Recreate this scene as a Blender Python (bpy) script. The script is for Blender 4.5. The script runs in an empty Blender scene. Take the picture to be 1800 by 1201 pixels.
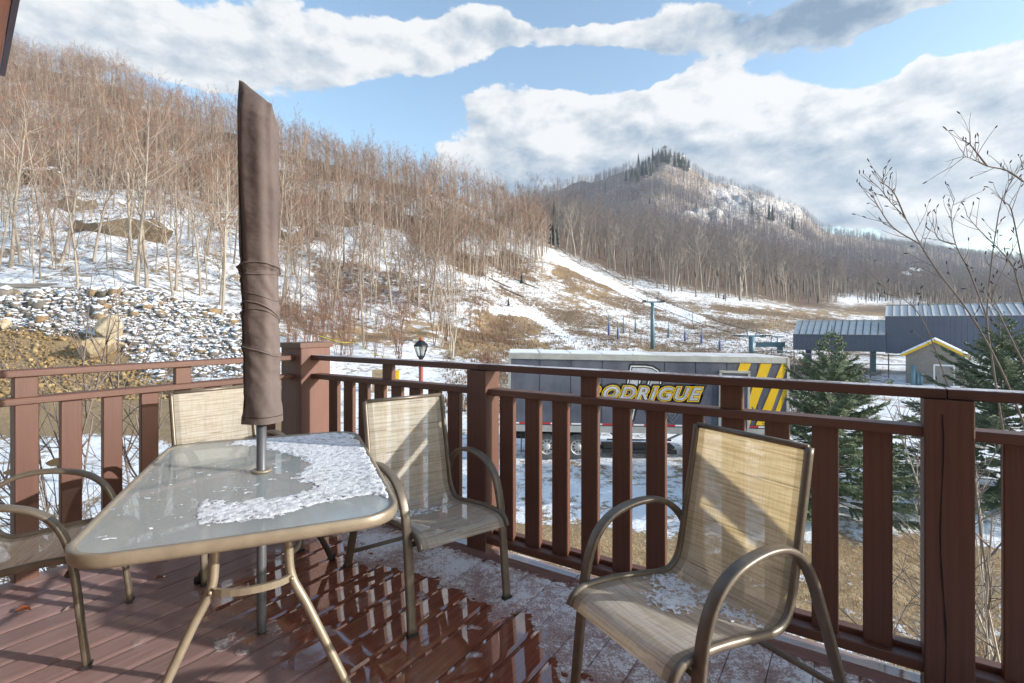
import bpy, bmesh, math, random
import numpy as np
from mathutils import Vector, Matrix

random.seed(7)
RNG = np.random.default_rng(11)
sc = bpy.context.scene
COL = sc.collection
R = math.radians

# ------------------------------------------------------------------ camera, sky, sun, exposure
CAMZ = 1.27
F = 900.0                       # focal length in pixels of the 1800-pixel-wide photograph
HOR = 571.0                     # pixel row of the horizon
cam = bpy.data.cameras.new('camera')
camo = bpy.data.objects.new('camera', cam)
COL.objects.link(camo)
camo.location = (0, 0, CAMZ)
camo.rotation_euler = (R(90), 0, 0)
cam.sensor_width = 36
cam.lens = 18.0
cam.shift_y = -(600.5 - HOR) / 1800.0
cam.clip_start = 0.05
cam.clip_end = 6000
sc.camera = camo

SUN_EL, SUN_AZ = 18.0, 102.0     # azimuth clockwise from +Y (the view direction)
sdir = Vector((math.sin(R(SUN_AZ)) * math.cos(R(SUN_EL)), math.cos(R(SUN_AZ)) * math.cos(R(SUN_EL)), math.sin(R(SUN_EL))))
sun = bpy.data.lights.new('sun', 'SUN')
sun.energy = 3.3
sun.angle = R(0.6)
sun.color = (1.0, 0.955, 0.89)
suno = bpy.data.objects.new('sun', sun)
COL.objects.link(suno)
suno.rotation_euler = (-sdir).to_track_quat('-Z', 'Y').to_euler()

sc.view_settings.view_transform = 'Standard'
sc.view_settings.look = 'None'
sc.view_settings.exposure = 1.10
sc.view_settings.gamma = 1.0
sc.view_settings.use_curve_mapping = False
sc.cycles.max_bounces = 8
sc.cycles.transparent_max_bounces = 16
sc.cycles.use_denoising = True
try:
    sc.cycles.sample_clamp_indirect = 4.0
except Exception:
    pass


def nd(nt, kind, _in=None, **props):
    n = nt.nodes.new(kind)
    for k, v in props.items():
        setattr(n, k, v)
    for k, v in (_in or {}).items():
        s = n.inputs[k]
        if isinstance(v, bpy.types.NodeSocket):
            nt.links.new(v, s)
        elif isinstance(v, (tuple, list)) and len(v) == 3 and s.type == 'RGBA':
            s.default_value = (*v, 1)
        else:
            s.default_value = v
    return n


def mth(nt, op, a, b=0.0, c=0.0, clamp=False):
    return nd(nt, 'ShaderNodeMath', {0: a, 1: b, 2: c}, operation=op, use_clamp=clamp).outputs[0]


def sstep(nt, x, lo, hi):
    n = nd(nt, 'ShaderNodeMapRange', {'Value': x, 'From Min': lo, 'From Max': hi}, interpolation_type='SMOOTHSTEP')
    return n.outputs[0]


def mixc(nt, f, a, b, blend='MIX'):
    n = nd(nt, 'ShaderNodeMix', None, data_type='RGBA', blend_type=blend, clamp_factor=True)
    for idx, v in ((0, f), (6, a), (7, b)):
        s = n.inputs[idx]
        if isinstance(v, bpy.types.NodeSocket):
            nt.links.new(v, s)
        elif isinstance(v, (tuple, list)):
            s.default_value = (*v[:3], 1)
        else:
            s.default_value = v
    return n.outputs[2]


def noise(nt, vec, scale, detail=4, rough=0.55, dim='3D', dist=0.0):
    n = nd(nt, 'ShaderNodeTexNoise', {'Scale': scale, 'Detail': detail, 'Roughness': rough, 'Distortion': dist}, noise_dimensions=dim)
    if vec is not None:
        nt.links.new(vec, n.inputs['Vector'])
    return n.outputs['Fac']


def vscale(nt, vec, s, rot=(0, 0, 0), loc=(0, 0, 0)):
    return nd(nt, 'ShaderNodeMapping', {'Vector': vec, 'Scale': s, 'Rotation': rot, 'Location': loc}).outputs[0]


# ---- world: Nishita sky with cumulus clouds over the whole dome
world = bpy.data.worlds.new('World')
sc.world = world
world.use_nodes = True
wt = world.node_tree
wt.nodes.clear()
sky = nd(wt, 'ShaderNodeTexSky', None, sky_type='NISHITA', sun_disc=False)
sky.sun_elevation = R(SUN_EL)
sky.sun_rotation = R(SUN_AZ)
sky.air_density = 1.0
sky.dust_density = 0.6
sky.ozone_density = 1.6
wdir = nd(wt, 'ShaderNodeTexCoord').outputs['Generated']
wsep = nd(wt, 'ShaderNodeSeparateXYZ', {0: wdir})
az = mth(wt, 'ARCTAN2', wsep.outputs[0], wsep.outputs[1])
el = mth(wt, 'ARCSINE', wsep.outputs[2])
wuv = nd(wt, 'ShaderNodeCombineXYZ', {0: az, 1: mth(wt, 'MULTIPLY', el, 1.7), 2: 0.0}).outputs[0]


def sky_ang(px, py):
    k = (px - 900) / F
    a = math.atan(k)
    return a, math.atan((HOR - py) / F * math.cos(a))


# cloud banks: centre and size (read off the photograph as directions), weight
BANKS = [(240, 60, 330, 75, 0.75), (560, 70, 330, 90, 0.8), (820, 70, 170, 70, 0.8), (1010, 55, 75, 38, 0.55), (1160, 50, 110, 42, 0.7),
         (1420, 25, 240, 62, 0.95), (1640, 5, 120, 30, 0.6), (900, 225, 240, 85, 0.9), (1270, 190, 190, 95, 1.0), (1180, 270, 380, 120, 0.9),
         (1520, 260, 300, 120, 0.9), (1760, 240, 200, 130, 1.0), (1635, 110, 42, 48, 0.55), (1785, 88, 60, 16, 0.5), (930, 300, 190, 60, 0.7),
         (1720, 400, 260, 50, 0.55), (350, 150, 260, 45, 0.4), (1050, 330, 260, 60, 0.5), (60, 60, 200, 90, 0.6),
         (640, 225, 190, 75, -0.8), (1560, 95, 260, 36, -0.75), (1010, 125, 260, 36, -0.85), (1470, 392, 150, 34, 0.5), (1440, 372, 70, 30, 0.7), (960, 15, 60, 30, -0.5), (760, 150, 120, 30, -0.4)]
warp = nd(wt, 'ShaderNodeTexNoise', {'Vector': wuv, 'Scale': 5.0, 'Detail': 5.0, 'Roughness': 0.55}).outputs['Color']
wuvw = nd(wt, 'ShaderNodeVectorMath', {0: wuv, 1: nd(wt, 'ShaderNodeVectorMath', {0: nd(wt, 'ShaderNodeVectorMath', {0: warp, 1: (0.5, 0.5, 0.5)}, operation='SUBTRACT').outputs[0], 'Scale': 0.16}, operation='SCALE').outputs[0]}, operation='ADD').outputs[0]
ws2 = nd(wt, 'ShaderNodeSeparateXYZ', {0: wuvw})
blob = None
tilt = None
for px, py, rx, ry, wgt in BANKS:
    a, e = sky_ang(px, py)
    a2, _ = sky_ang(px + rx, py)
    _, e2 = sky_ang(px, py - ry)
    sx, sy = abs(a2 - a), abs(e2 - e) * 1.7
    dx = mth(wt, 'MULTIPLY', mth(wt, 'SUBTRACT', ws2.outputs[0], a), 1 / sx)
    dy = mth(wt, 'MULTIPLY', mth(wt, 'SUBTRACT', ws2.outputs[1], e * 1.7), 1 / sy)
    d2_ = mth(wt, 'ADD', mth(wt, 'MULTIPLY', dx, dx), mth(wt, 'MULTIPLY', dy, dy))
    g = mth(wt, 'MULTIPLY', mth(wt, 'POWER', 2.718, mth(wt, 'MULTIPLY', d2_, -1.1)), wgt)
    blob = g if blob is None else mth(wt, 'ADD', blob, g)
    if wgt > 0:
        gy = mth(wt, 'MULTIPLY', g, dy)
        tilt = gy if tilt is None else mth(wt, 'ADD', tilt, gy)
# clouds go on beside and behind the view as they are in it
aside = sstep(wt, mth(wt, 'ABSOLUTE', az), 0.75, 1.1)
blob = mth(wt, 'ADD', blob, mth(wt, 'MULTIPLY', aside, 0.34))
n1 = noise(wt, wuv, 5.0, 10, 0.58)
offv = nd(wt, 'ShaderNodeVectorMath', {0: wuv, 1: (0.022, 0.03, 0)}, operation='ADD').outputs[0]
n2 = noise(wt, offv, 5.0, 10, 0.58)
dens = mth(wt, 'ADD', blob, mth(wt, 'MULTIPLY', mth(wt, 'SUBTRACT', n1, 0.5), 1.9))
cover = sstep(wt, dens, 0.47, 0.60)
thick = sstep(wt, dens, 0.42, 1.35)
relief = mth(wt, 'MULTIPLY', mth(wt, 'SUBTRACT', n1, n2), 3.4)
soft = noise(wt, vscale(wt, wuv, (1, 1.6, 1)), 3.0, 3, 0.5)
lum = mth(wt, 'ADD', mth(wt, 'SUBTRACT', 0.86, mth(wt, 'MULTIPLY', thick, 0.20)), relief)
lum = mth(wt, 'ADD', lum, mth(wt, 'MULTIPLY', mth(wt, 'SUBTRACT', soft, 0.5), 1.1))
lum = mth(wt, 'ADD', lum, mth(wt, 'MULTIPLY', nd(wt, 'ShaderNodeClamp', {0: tilt, 1: -1.2, 2: 1.2}).outputs[0], 0.42))
aD, eD = sky_ang(1385, 20)       # one thick grey cloud high over the mountain
ddx = mth(wt, 'MULTIPLY', mth(wt, 'SUBTRACT', ws2.outputs[0], aD), 1 / 0.20)
ddy = mth(wt, 'MULTIPLY', mth(wt, 'SUBTRACT', ws2.outputs[1], eD * 1.7), 1 / 0.10)
dark = mth(wt, 'POWER', 2.718, mth(wt, 'MULTIPLY', mth(wt, 'ADD', mth(wt, 'MULTIPLY', ddx, ddx), mth(wt, 'MULTIPLY', ddy, ddy)), -1.2))
lum = mth(wt, 'SUBTRACT', lum, mth(wt, 'MULTIPLY', dark, 0.75), clamp=True)
ccol = nd(wt, 'ShaderNodeValToRGB', {0: lum})
cr = ccol.color_ramp
cr.elements[0].position = 0.0
cr.elements[0].color = (0.70, 1.05, 1.48, 1)
cr.elements[1].position = 1.0
cr.elements[1].color = (3.02, 3.04, 3.06, 1)
for p_, c_ in ((0.35, (1.38, 1.68, 2.04, 1)), (0.7, (2.22, 2.37, 2.54, 1))):
    e_ = cr.elements.new(p_)
    e_.color = c_
skyc = mixc(wt, 1.0, sky.outputs[0], (1.02, 1.02, 0.95), 'MULTIPLY')
wcol = mixc(wt, mth(wt, 'MULTIPLY', cover, 0.97), skyc, ccol.outputs[0])
# below the horizon the dome is hidden by the ground
bg = nd(wt, 'ShaderNodeBackground', {'Color': wcol, 'Strength': 0.15})
wo = nd(wt, 'ShaderNodeOutputWorld', {'Surface': bg.outputs[0]})


# ------------------------------------------------------------------ helpers
def P(px, py, Y):
    return Vector(((px - 900) / F * Y, Y, CAMZ - (py - HOR) / F * Y))


class MB:
    def __init__(s):
        s.v, s.f, s.m, s.uv = [], [], [], {}

    def add(s, verts, faces, mi=0):
        o = len(s.v)
        s.v += [tuple(v) for v in verts]
        s.f += [tuple(i + o for i in f) for f in faces]
        s.m += [mi] * len(faces)
        return o

    def box(s, c, size, axes=None, mi=0, taper=1.0):
        c = Vector(c)
        ax = axes or (Vector((1, 0, 0)), Vector((0, 1, 0)), Vector((0, 0, 1)))
        hx, hy, hz = (t / 2 for t in size)
        vs = []
        for z in (-1, 1):
            t = taper if z > 0 else 1
            for x, y in ((-1, -1), (1, -1), (1, 1), (-1, 1)):
                vs.append(c + ax[0] * (hx * x * t) + ax[1] * (hy * y * t) + ax[2] * (hz * z))
        s.add(vs, [(3, 2, 1, 0), (4, 5, 6, 7), (0, 1, 5, 4), (1, 2, 6, 5), (2, 3, 7, 6), (3, 0, 4, 7)], mi)
        return s

    def sweep(s, pts, prof, side=None, cap=True, scale=None, mi=0, closed=False):
        """prof: list of (a,b): a along side vector, b along the in-plane normal."""
        pts = [Vector(p) for p in pts]
        n, m = len(pts), len(prof)
        rings = []
        up = None
        for i, p in enumerate(pts):
            if closed:
                t = pts[(i + 1) % n] - pts[i - 1]
            else:
                t = pts[min(i + 1, n - 1)] - pts[max(i - 1, 0)]
            t.normalize()
            if side is not None:
                sd = Vector(side)
                sd = (sd - t * sd.dot(t)).normalized()
            else:
                if up is None:
                    up = Vector((0, 0, 1)) if abs(t.z) < 0.9 else Vector((1, 0, 0))
                sd = (up - t * up.dot(t)).normalized()
                up = sd
            nn = t.cross(sd)
            k = 1 if scale is None else scale[i]
            rings.append([p + sd * (a * k) + nn * (b * k) for a, b in prof])
        fs = []
        for i in range(n if closed else n - 1):
            j2 = (i + 1) % n
            for j in range(m):
                fs.append((i * m + j, i * m + (j + 1) % m, j2 * m + (j + 1) % m, j2 * m + j))
        if cap and not closed:
            fs.append(tuple(reversed(range(m))))
            fs.append(tuple((n - 1) * m + j for j in range(m)))
        s.add([v for r in rings for v in r], fs, mi)
        return s

    def tube(s, pts, r, sides=8, cap=True, scale=None, mi=0, closed=False):
        return s.sweep(pts, [(r * math.cos(2 * math.pi * k / sides), r * math.sin(2 * math.pi * k / sides)) for k in range(sides)], None, cap, scale, mi, closed)

    def lathe(s, c, prof, seg=24, mi=0, axis=None, cap=True):
        c = Vector(c)
        ax = Vector(axis).normalized() if axis else Vector((0, 0, 1))
        u = ax.orthogonal().normalized()
        w = ax.cross(u)
        vs = []
        for r, z in prof:
            for k in range(seg):
                a = 2 * math.pi * k / seg
                vs.append(c + ax * z + (u * math.cos(a) + w * math.sin(a)) * r)
        fs = []
        for i in range(len(prof) - 1):
            for k in range(seg):
                fs.append((i * seg + k, i * seg + (k + 1) % seg, (i + 1) * seg + (k + 1) % seg, (i + 1) * seg + k))
        if cap and prof[0][0] > 1e-5:
            fs.append(tuple(reversed(range(seg))))
        if cap and prof[-1][0] > 1e-5:
            fs.append(tuple((len(prof) - 1) * seg + k for k in range(seg)))
        s.add(vs, fs, mi)
        return s

    def prism(s, poly, origin, ex, ey, ez, depth, mi=0):
        """extrude a 2D polygon (in ex, ey) by depth along ez."""
        o = Vector(origin)
        n = len(poly)
        vs = [o + ex * x + ey * y for x, y in poly] + [o + ex * x + ey * y + ez * depth for x, y in poly]
        fs = [tuple(reversed(range(n))), tuple(range(n, 2 * n))]
        for i in range(n):
            j = (i + 1) % n
            fs.append((i, j, j + n, i + n))
        s.add(vs, fs, mi)
        return s

    def mesh(s, name, mats, smooth=False):
        me = bpy.data.meshes.new(name)
        me.from_pydata(s.v, [], s.f)
        for m in (mats if isinstance(mats, (list, tuple)) else [mats]):
            me.materials.append(m)
        if any(s.m):
            me.polygons.foreach_set('material_index', s.m)
        if smooth:
            me.polygons.foreach_set('use_smooth', [True] * len(me.polygons))
        me.update()
        return me

    def build(s, name, mats, parent=None, smooth=False, **kw):
        return link(name, s.mesh(name, mats, smooth), parent, **kw)


def link(name, me, parent=None, loc=None, rz=None, scale=None, label=None, cat=None, group=None, kind=None):
    o = bpy.data.objects.new(name, me)
    COL.objects.link(o)
    if parent is not None:
        o.parent = parent
    if loc is not None:
        o.location = loc
    if rz is not None:
        o.rotation_euler = (0, 0, rz)
    if scale is not None:
        o.scale = (scale, scale, scale) if isinstance(scale, (int, float)) else scale
    for k, v in (('label', label), ('category', cat), ('group', group), ('kind', kind)):
        if v:
            o[k] = v
    return o


def thing(name, label, cat, loc=(0, 0, 0), rz=0.0, group=None, kind=None, scale=None):
    return link(name, None, None, loc, rz, scale, label, cat, group, kind)


def np_mesh(name, V, T, mats, mi=None, smooth=False):
    """fast mesh from numpy arrays of vertices and triangles."""
    me = bpy.data.meshes.new(name)
    me.vertices.add(len(V))
    me.vertices.foreach_set('co', np.asarray(V, np.float32).ravel())
    k = T.shape[1]
    me.loops.add(len(T) * k)
    me.loops.foreach_set('vertex_index', np.asarray(T, np.int32).ravel())
    me.polygons.add(len(T))
    me.polygons.foreach_set('loop_start', np.arange(0, len(T) * k, k, dtype=np.int32))
    for m in (mats if isinstance(mats, (list, tuple)) else [mats]):
        me.materials.append(m)
    if mi is not None:
        me.polygons.foreach_set('material_index', np.asarray(mi, np.int32))
    if smooth:
        me.polygons.foreach_set('use_smooth', np.ones(len(T), bool))
    me.update(calc_edges=True)
    return me


def spline(pts, n=8):
    """Catmull-Rom through pts."""
    pts = [Vector(p) for p in pts]
    q = [pts[0] * 2 - pts[1]] + pts + [pts[-1] * 2 - pts[-2]]
    out = []
    for i in range(1, len(q) - 2):
        for j in range(n):
            t = j / n
            a, b, c, d = q[i - 1], q[i], q[i + 1], q[i + 2]
            out.append(0.5 * ((2 * b) + (c - a) * t + (2 * a - 5 * b + 4 * c - d) * t * t + (3 * b - a - 3 * c + d) * t ** 3))
    out.append(pts[-1])
    return out


def _hash(ix, iy, seed):
    h = (ix.astype(np.int64) * 374761393 + iy.astype(np.int64) * 668265263 + seed * 974711) & 0x7fffffff
    h = (h ^ (h >> 13)) * 1274126177 & 0x7fffffff
    return ((h ^ (h >> 16)) & 0xffff) / 65535.0


def vnoise(x, y, seed=0):
    x, y = np.asarray(x, float), np.asarray(y, float)
    ix, iy = np.floor(x), np.floor(y)
    fx, fy = x - ix, y - iy
    fx, fy = fx * fx * (3 - 2 * fx), fy * fy * (3 - 2 * fy)
    a, b = _hash(ix, iy, seed), _hash(ix + 1, iy, seed)
    c, d = _hash(ix, iy + 1, seed), _hash(ix + 1, iy + 1, seed)
    return (a * (1 - fx) + b * fx) * (1 - fy) + (c * (1 - fx) + d * fx) * fy


def fbm(x, y, oct=4, seed=0, gain=0.5):
    s, a, t = 0.0, 1.0, 0.0
    for o in range(oct):
        s = s + a * vnoise(np.asarray(x) * 2 ** o, np.asarray(y) * 2 ** o, seed + o * 17)
        t += a
        a *= gain
    return s / t


# ------------------------------------------------------------------ materials
def newmat(name):
    m = bpy.data.materials.new(name)
    m.use_nodes = True
    nt = m.node_tree
    nt.nodes.clear()
    out = nd(nt, 'ShaderNodeOutputMaterial')
    return m, nt, out


def finish(nt, out, color, rough=0.6, metal=0.0, bump=None, bstr=0.3, bdist=0.02, spec=0.5, extra=None):
    b = nd(nt, 'ShaderNodeBsdfPrincipled', {'Base Color': color, 'Roughness': rough, 'Metallic': metal, 'Specular IOR Level': spec, **(extra or {})})
    if bump is not None:
        bn = nd(nt, 'ShaderNodeBump', {'Height': bump, 'Strength': bstr, 'Distance': bdist})
        nt.links.new(bn.outputs[0], b.inputs['Normal'])
    nt.links.new(b.outputs[0], out.inputs[0])
    return b


def plain(name, c1, c2=None, scale=6.0, rough=0.55, metal=0.0, bump=0.15, bscale=None, stretch=(1, 1, 1), bdist=0.01, spec=0.5, detail=5):
    m, nt, out = newmat(name)
    co = nd(nt, 'ShaderNodeTexCoord').outputs['Object']
    v = vscale(nt, co, stretch)
    n = noise(nt, v, scale, detail, 0.6)
    col = mixc(nt, sstep(nt, n, 0.3, 0.7), c1, c2 or tuple(c * 0.75 for c in c1))
    finish(nt, out, col, rough, metal, noise(nt, v, bscale or scale * 4, 4, 0.6), bump, bdist, spec)
    return m


def geo_pos(nt):
    return nd(nt, 'ShaderNodeNewGeometry').outputs['Position']


def upness(nt):
    g = nd(nt, 'ShaderNodeNewGeometry')
    return nd(nt, 'ShaderNodeSeparateXYZ', {0: g.outputs['Normal']}).outputs[2]


def wood(name, c1, c2, rough=0.5, frost=0.0):
    """stained sawn timber; the grain runs along the object's local X."""
    m, nt, out = newmat(name)
    tc = nd(nt, 'ShaderNodeTexCoord')
    rnd = nd(nt, 'ShaderNodeObjectInfo').outputs['Random']
    co = nd(nt, 'ShaderNodeVectorMath', {0: tc.outputs['Object'], 1: nd(nt, 'ShaderNodeCombineXYZ', {0: mth(nt, 'MULTIPLY', rnd, 37.0), 1: mth(nt, 'MULTIPLY', rnd, 11.0), 2: 0.0}).outputs[0]}, operation='ADD').outputs[0]
    v = vscale(nt, co, (1.6, 9, 9))
    wv = nd(nt, 'ShaderNodeTexWave', {'Vector': v, 'Scale': 1.1, 'Distortion': 5.0, 'Detail': 3.0, 'Detail Scale': 0.6, 'Detail Roughness': 0.6}, wave_type='RINGS', rings_direction='X').outputs['Fac']
    fine = noise(nt, vscale(nt, co, (4, 120, 120)), 1.0, 4, 0.6)
    blot = noise(nt, co, 3.0, 4, 0.6)
    col = mixc(nt, mth(nt, 'MULTIPLY', sstep(nt, wv, 0.55, 0.0), 0.35), c1, c2)
    col = mixc(nt, mth(nt, 'MULTIPLY', sstep(nt, fine, 0.35, 0.7), 0.3), col, c2)
    col = mixc(nt, mth(nt, 'MULTIPLY', sstep(nt, blot, 0.45, 0.75), 0.35), col, tuple(c * 0.6 for c in c1))
    rg = mth(nt, 'ADD', rough, mth(nt, 'MULTIPLY', mth(nt, 'SUBTRACT', fine, 0.5), 0.25))
    if frost:
        up = sstep(nt, upness(nt), 0.75, 0.95)
        fr = noise(nt, co, 70.0, 4, 0.7)
        fr2 = noise(nt, co, 5.0, 3, 0.6)
        fm = mth(nt, 'MULTIPLY', mth(nt, 'MULTIPLY', up, 0.72), sstep(nt, mth(nt, 'ADD', mth(nt, 'MULTIPLY', fr, 0.5), mth(nt, 'MULTIPLY', fr2, 0.5)), 0.70 - 0.3 * frost, 0.84 - 0.3 * frost))
        col = mixc(nt, fm, col, (0.75, 0.76, 0.78))
        rg = mth(nt, 'ADD', rg, mth(nt, 'MULTIPLY', fm, 0.2))
    hgt = mth(nt, 'ADD', mth(nt, 'MULTIPLY', wv, 0.12), fine)
    finish(nt, out, col, rg, 0, hgt, 0.25, 0.002)
    return m


M_RAIL = wood('stained_rail_wood', (0.128, 0.053, 0.033), (0.08, 0.034, 0.022), 0.5)
M_RAILF = wood('frosted_rail_wood', (0.112, 0.047, 0.031), (0.07, 0.03, 0.021), 0.5, 1.0)
M_POST = wood('rough_post_wood', (0.17, 0.078, 0.057), (0.085, 0.038, 0.03), 0.6)


def deck_material():
    m, nt, out = newmat('wet_deck_boards')
    tc = nd(nt, 'ShaderNodeTexCoord')
    rnd = nd(nt, 'ShaderNodeObjectInfo').outputs['Random']
    pos = geo_pos(nt)
    off = nd(nt, 'ShaderNodeCombineXYZ', {0: mth(nt, 'MULTIPLY', rnd, 53.0), 1: 0.0, 2: 0.0}).outputs[0]
    co = nd(nt, 'ShaderNodeVectorMath', {0: tc.outputs['Object'], 1: off}, operation='ADD').outputs[0]
    rel = nd(nt, 'ShaderNodeVectorMath', {0: pos, 1: tuple(C3)}, operation='SUBTRACT').outputs[0]
    a = nd(nt, 'ShaderNodeVectorMath', {0: rel, 1: tuple(IN)}, operation='DOT_PRODUCT').outputs['Value']
    b = nd(nt, 'ShaderNodeVectorMath', {0: rel, 1: tuple(D2)}, operation='DOT_PRODUCT').outputs['Value']
    grain = noise(nt, vscale(nt, co, (3, 60, 60)), 1.0, 5, 0.65)
    broad = noise(nt, pos, 2.2, 4, 0.6)
    mid = noise(nt, pos, 8.0, 5, 0.6)
    # where the melt water lies: a wavering pool between the frost band and the dry boards
    wob = mth(nt, 'MULTIPLY', mth(nt, 'SUBTRACT', broad, 0.5), 0.9)
    wob2 = mth(nt, 'MULTIPLY', mth(nt, 'SUBTRACT', mid, 0.5), 0.5)
    wob3 = mth(nt, 'MULTIPLY', mth(nt, 'SUBTRACT', noise(nt, pos, 30.0, 4, 0.6), 0.5), 0.22)
    w12 = mth(nt, 'ADD', mth(nt, 'ADD', wob, wob2), wob3)
    fr_edge = mth(nt, 'ADD', a, w12)                       # frost nearer the rail than ~0.45 m
    bshift = mth(nt, 'MULTIPLY', sstep(nt, b, 2.2, 3.3), 0.55)
    frost_in = mth(nt, 'SUBTRACT', 1.0, sstep(nt, mth(nt, 'SUBTRACT', fr_edge, bshift), 0.47, 0.50))
    frost_lo = sstep(nt, mth(nt, 'ADD', a, mth(nt, 'MULTIPLY', wob3, 0.8)), 0.13, 0.16)
    frost = mth(nt, 'MULTIPLY', frost_in, frost_lo)
    blobs = noise(nt, vscale(nt, pos, (1, 1, 1), loc=(3.1, 1.7, 0)), 3.3, 4, 0.55)
    frost2 = mth(nt, 'MULTIPLY', sstep(nt, blobs, 0.64, 0.67), sstep(nt, b, 0.9, 1.3))
    frost2 = mth(nt, 'MULTIPLY', frost2, mth(nt, 'SUBTRACT', 1.0, sstep(nt, a, 1.3, 1.7)))
    frost = mth(nt, 'MAXIMUM', frost, frost2)
    pool_a = mth(nt, 'MULTIPLY', mth(nt, 'SUBTRACT', 1.0, sstep(nt, mth(nt, 'ADD', a, w12), 1.02, 1.3)), sstep(nt, mth(nt, 'ADD', b, mth(nt, 'MULTIPLY', w12, 0.8)), 0.75, 1.0))
    drops = sstep(nt, noise(nt, vscale(nt, pos, (1, 1, 1), loc=(7.3, 2.2, 0)), 5.5, 3, 0.5), 0.70, 0.715)
    strip = mth(nt, 'MULTIPLY', mth(nt, 'SUBTRACT', 1.0, sstep(nt, a, 0.14, 0.17)), sstep(nt, b, 0.4, 0.8))
    wet = mth(nt, 'MAXIMUM', mth(nt, 'MAXIMUM', pool_a, drops), strip)
    wet = mth(nt, 'MULTIPLY', wet, mth(nt, 'SUBTRACT', 1.0, frost))
    patchy = sstep(nt, noise(nt, vscale(nt, co, (1.0, 5, 5)), 4.0, 4, 0.6), 0.30, 0.42)
    wetg = mth(nt, 'MULTIPLY', wet, mth(nt, 'ADD', 0.25, mth(nt, 'MULTIPLY', patchy, 0.75)))
    dry = mixc(nt, sstep(nt, grain, 0.3, 0.7), (0.335, 0.215, 0.195), (0.25, 0.152, 0.136))
    dry = mixc(nt, mth(nt, 'MULTIPLY', sstep(nt, broad, 0.4, 0.7), 0.5), dry, (0.38, 0.26, 0.245))
    specks = sstep(nt, noise(nt, pos, 45.0, 2, 0.5), 0.735, 0.75)
    dry = mixc(nt, mth(nt, 'MULTIPLY', specks, 0.45), dry, (0.55, 0.5, 0.48))
    hue = nd(nt, 'ShaderNodeHueSaturation', {'Value': mth(nt, 'ADD', 0.86, mth(nt, 'MULTIPLY', rnd, 0.28)), 'Color': dry}).outputs[0]
    wetc = mixc(nt, sstep(nt, grain, 0.3, 0.7), (0.33, 0.11, 0.058), (0.20, 0.062, 0.036))
    col = mixc(nt, mth(nt, 'MULTIPLY', wet, mth(nt, 'SUBTRACT', 1.0, mth(nt, 'MULTIPLY', strip, 0.75))), hue, wetc)  # border strip kept paler; its wet reflection is put into the colour
    fg = noise(nt, pos, 26.0, 6, 0.78)
    fg2 = noise(nt, pos, 110.0, 3, 0.7)
    fbr = noise(nt, pos, 4.5, 3, 0.5)
    deep = mth(nt, 'SUBTRACT', 1.0, sstep(nt, mth(nt, 'ABSOLUTE', mth(nt, 'SUBTRACT', a, 0.26)), 0.02, 0.26))
    fsum = mth(nt, 'ADD', mth(nt, 'ADD', mth(nt, 'MULTIPLY', fg, 0.55), mth(nt, 'MULTIPLY', fg2, 0.45)), mth(nt, 'MULTIPLY', mth(nt, 'ADD', mth(nt, 'SUBTRACT', fbr, 0.62), mth(nt, 'MULTIPLY', deep, 0.12)), 0.45))
    frc = mixc(nt, sstep(nt, fsum, 0.34, 0.50), (0.34, 0.205, 0.18), (0.56, 0.44, 0.42))
    frc = mixc(nt, sstep(nt, fsum, 0.455, 0.53), frc, (0.95, 0.94, 0.96))
    col = mixc(nt, mth(nt, 'MULTIPLY', frost, 0.9), col, frc)
    rg = mth(nt, 'ADD', 0.30, mth(nt, 'MULTIPLY', grain, 0.14))
    rg = mth(nt, 'ADD', mth(nt, 'MULTIPLY', rg, mth(nt, 'SUBTRACT', 1.0, wetg)), mth(nt, 'MULTIPLY', wetg, 0.03))
    rg = mth(nt, 'ADD', mth(nt, 'MULTIPLY', rg, mth(nt, 'SUBTRACT', 1.0, frost)), mth(nt, 'MULTIPLY', frost, mth(nt, 'ADD', 0.12, mth(nt, 'MULTIPLY', fg, 0.5))))
    hgt = mth(nt, 'MULTIPLY', grain, mth(nt, 'MULTIPLY', mth(nt, 'SUBTRACT', 1.0, wetg), 0.25))
    hgt = mth(nt, 'ADD', hgt, mth(nt, 'MULTIPLY', frost, mth(nt, 'ADD', 0.5, mth(nt, 'MULTIPLY', fg, 2.2))))
    hgt = mth(nt, 'ADD', hgt, mth(nt, 'MULTIPLY', wet, mth(nt, 'MULTIPLY', mid, 0.10)))
    bs = finish(nt, out, col, rg, 0, hgt, 0.55, 0.006)
    nt.links.new(mth(nt, 'MULTIPLY', wetg, 0.9), bs.inputs['Coat Weight'])
    bs.inputs['Coat Roughness'].default_value = 0.015
    bs.inputs['Coat IOR'].default_value = 1.9
    return m


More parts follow.
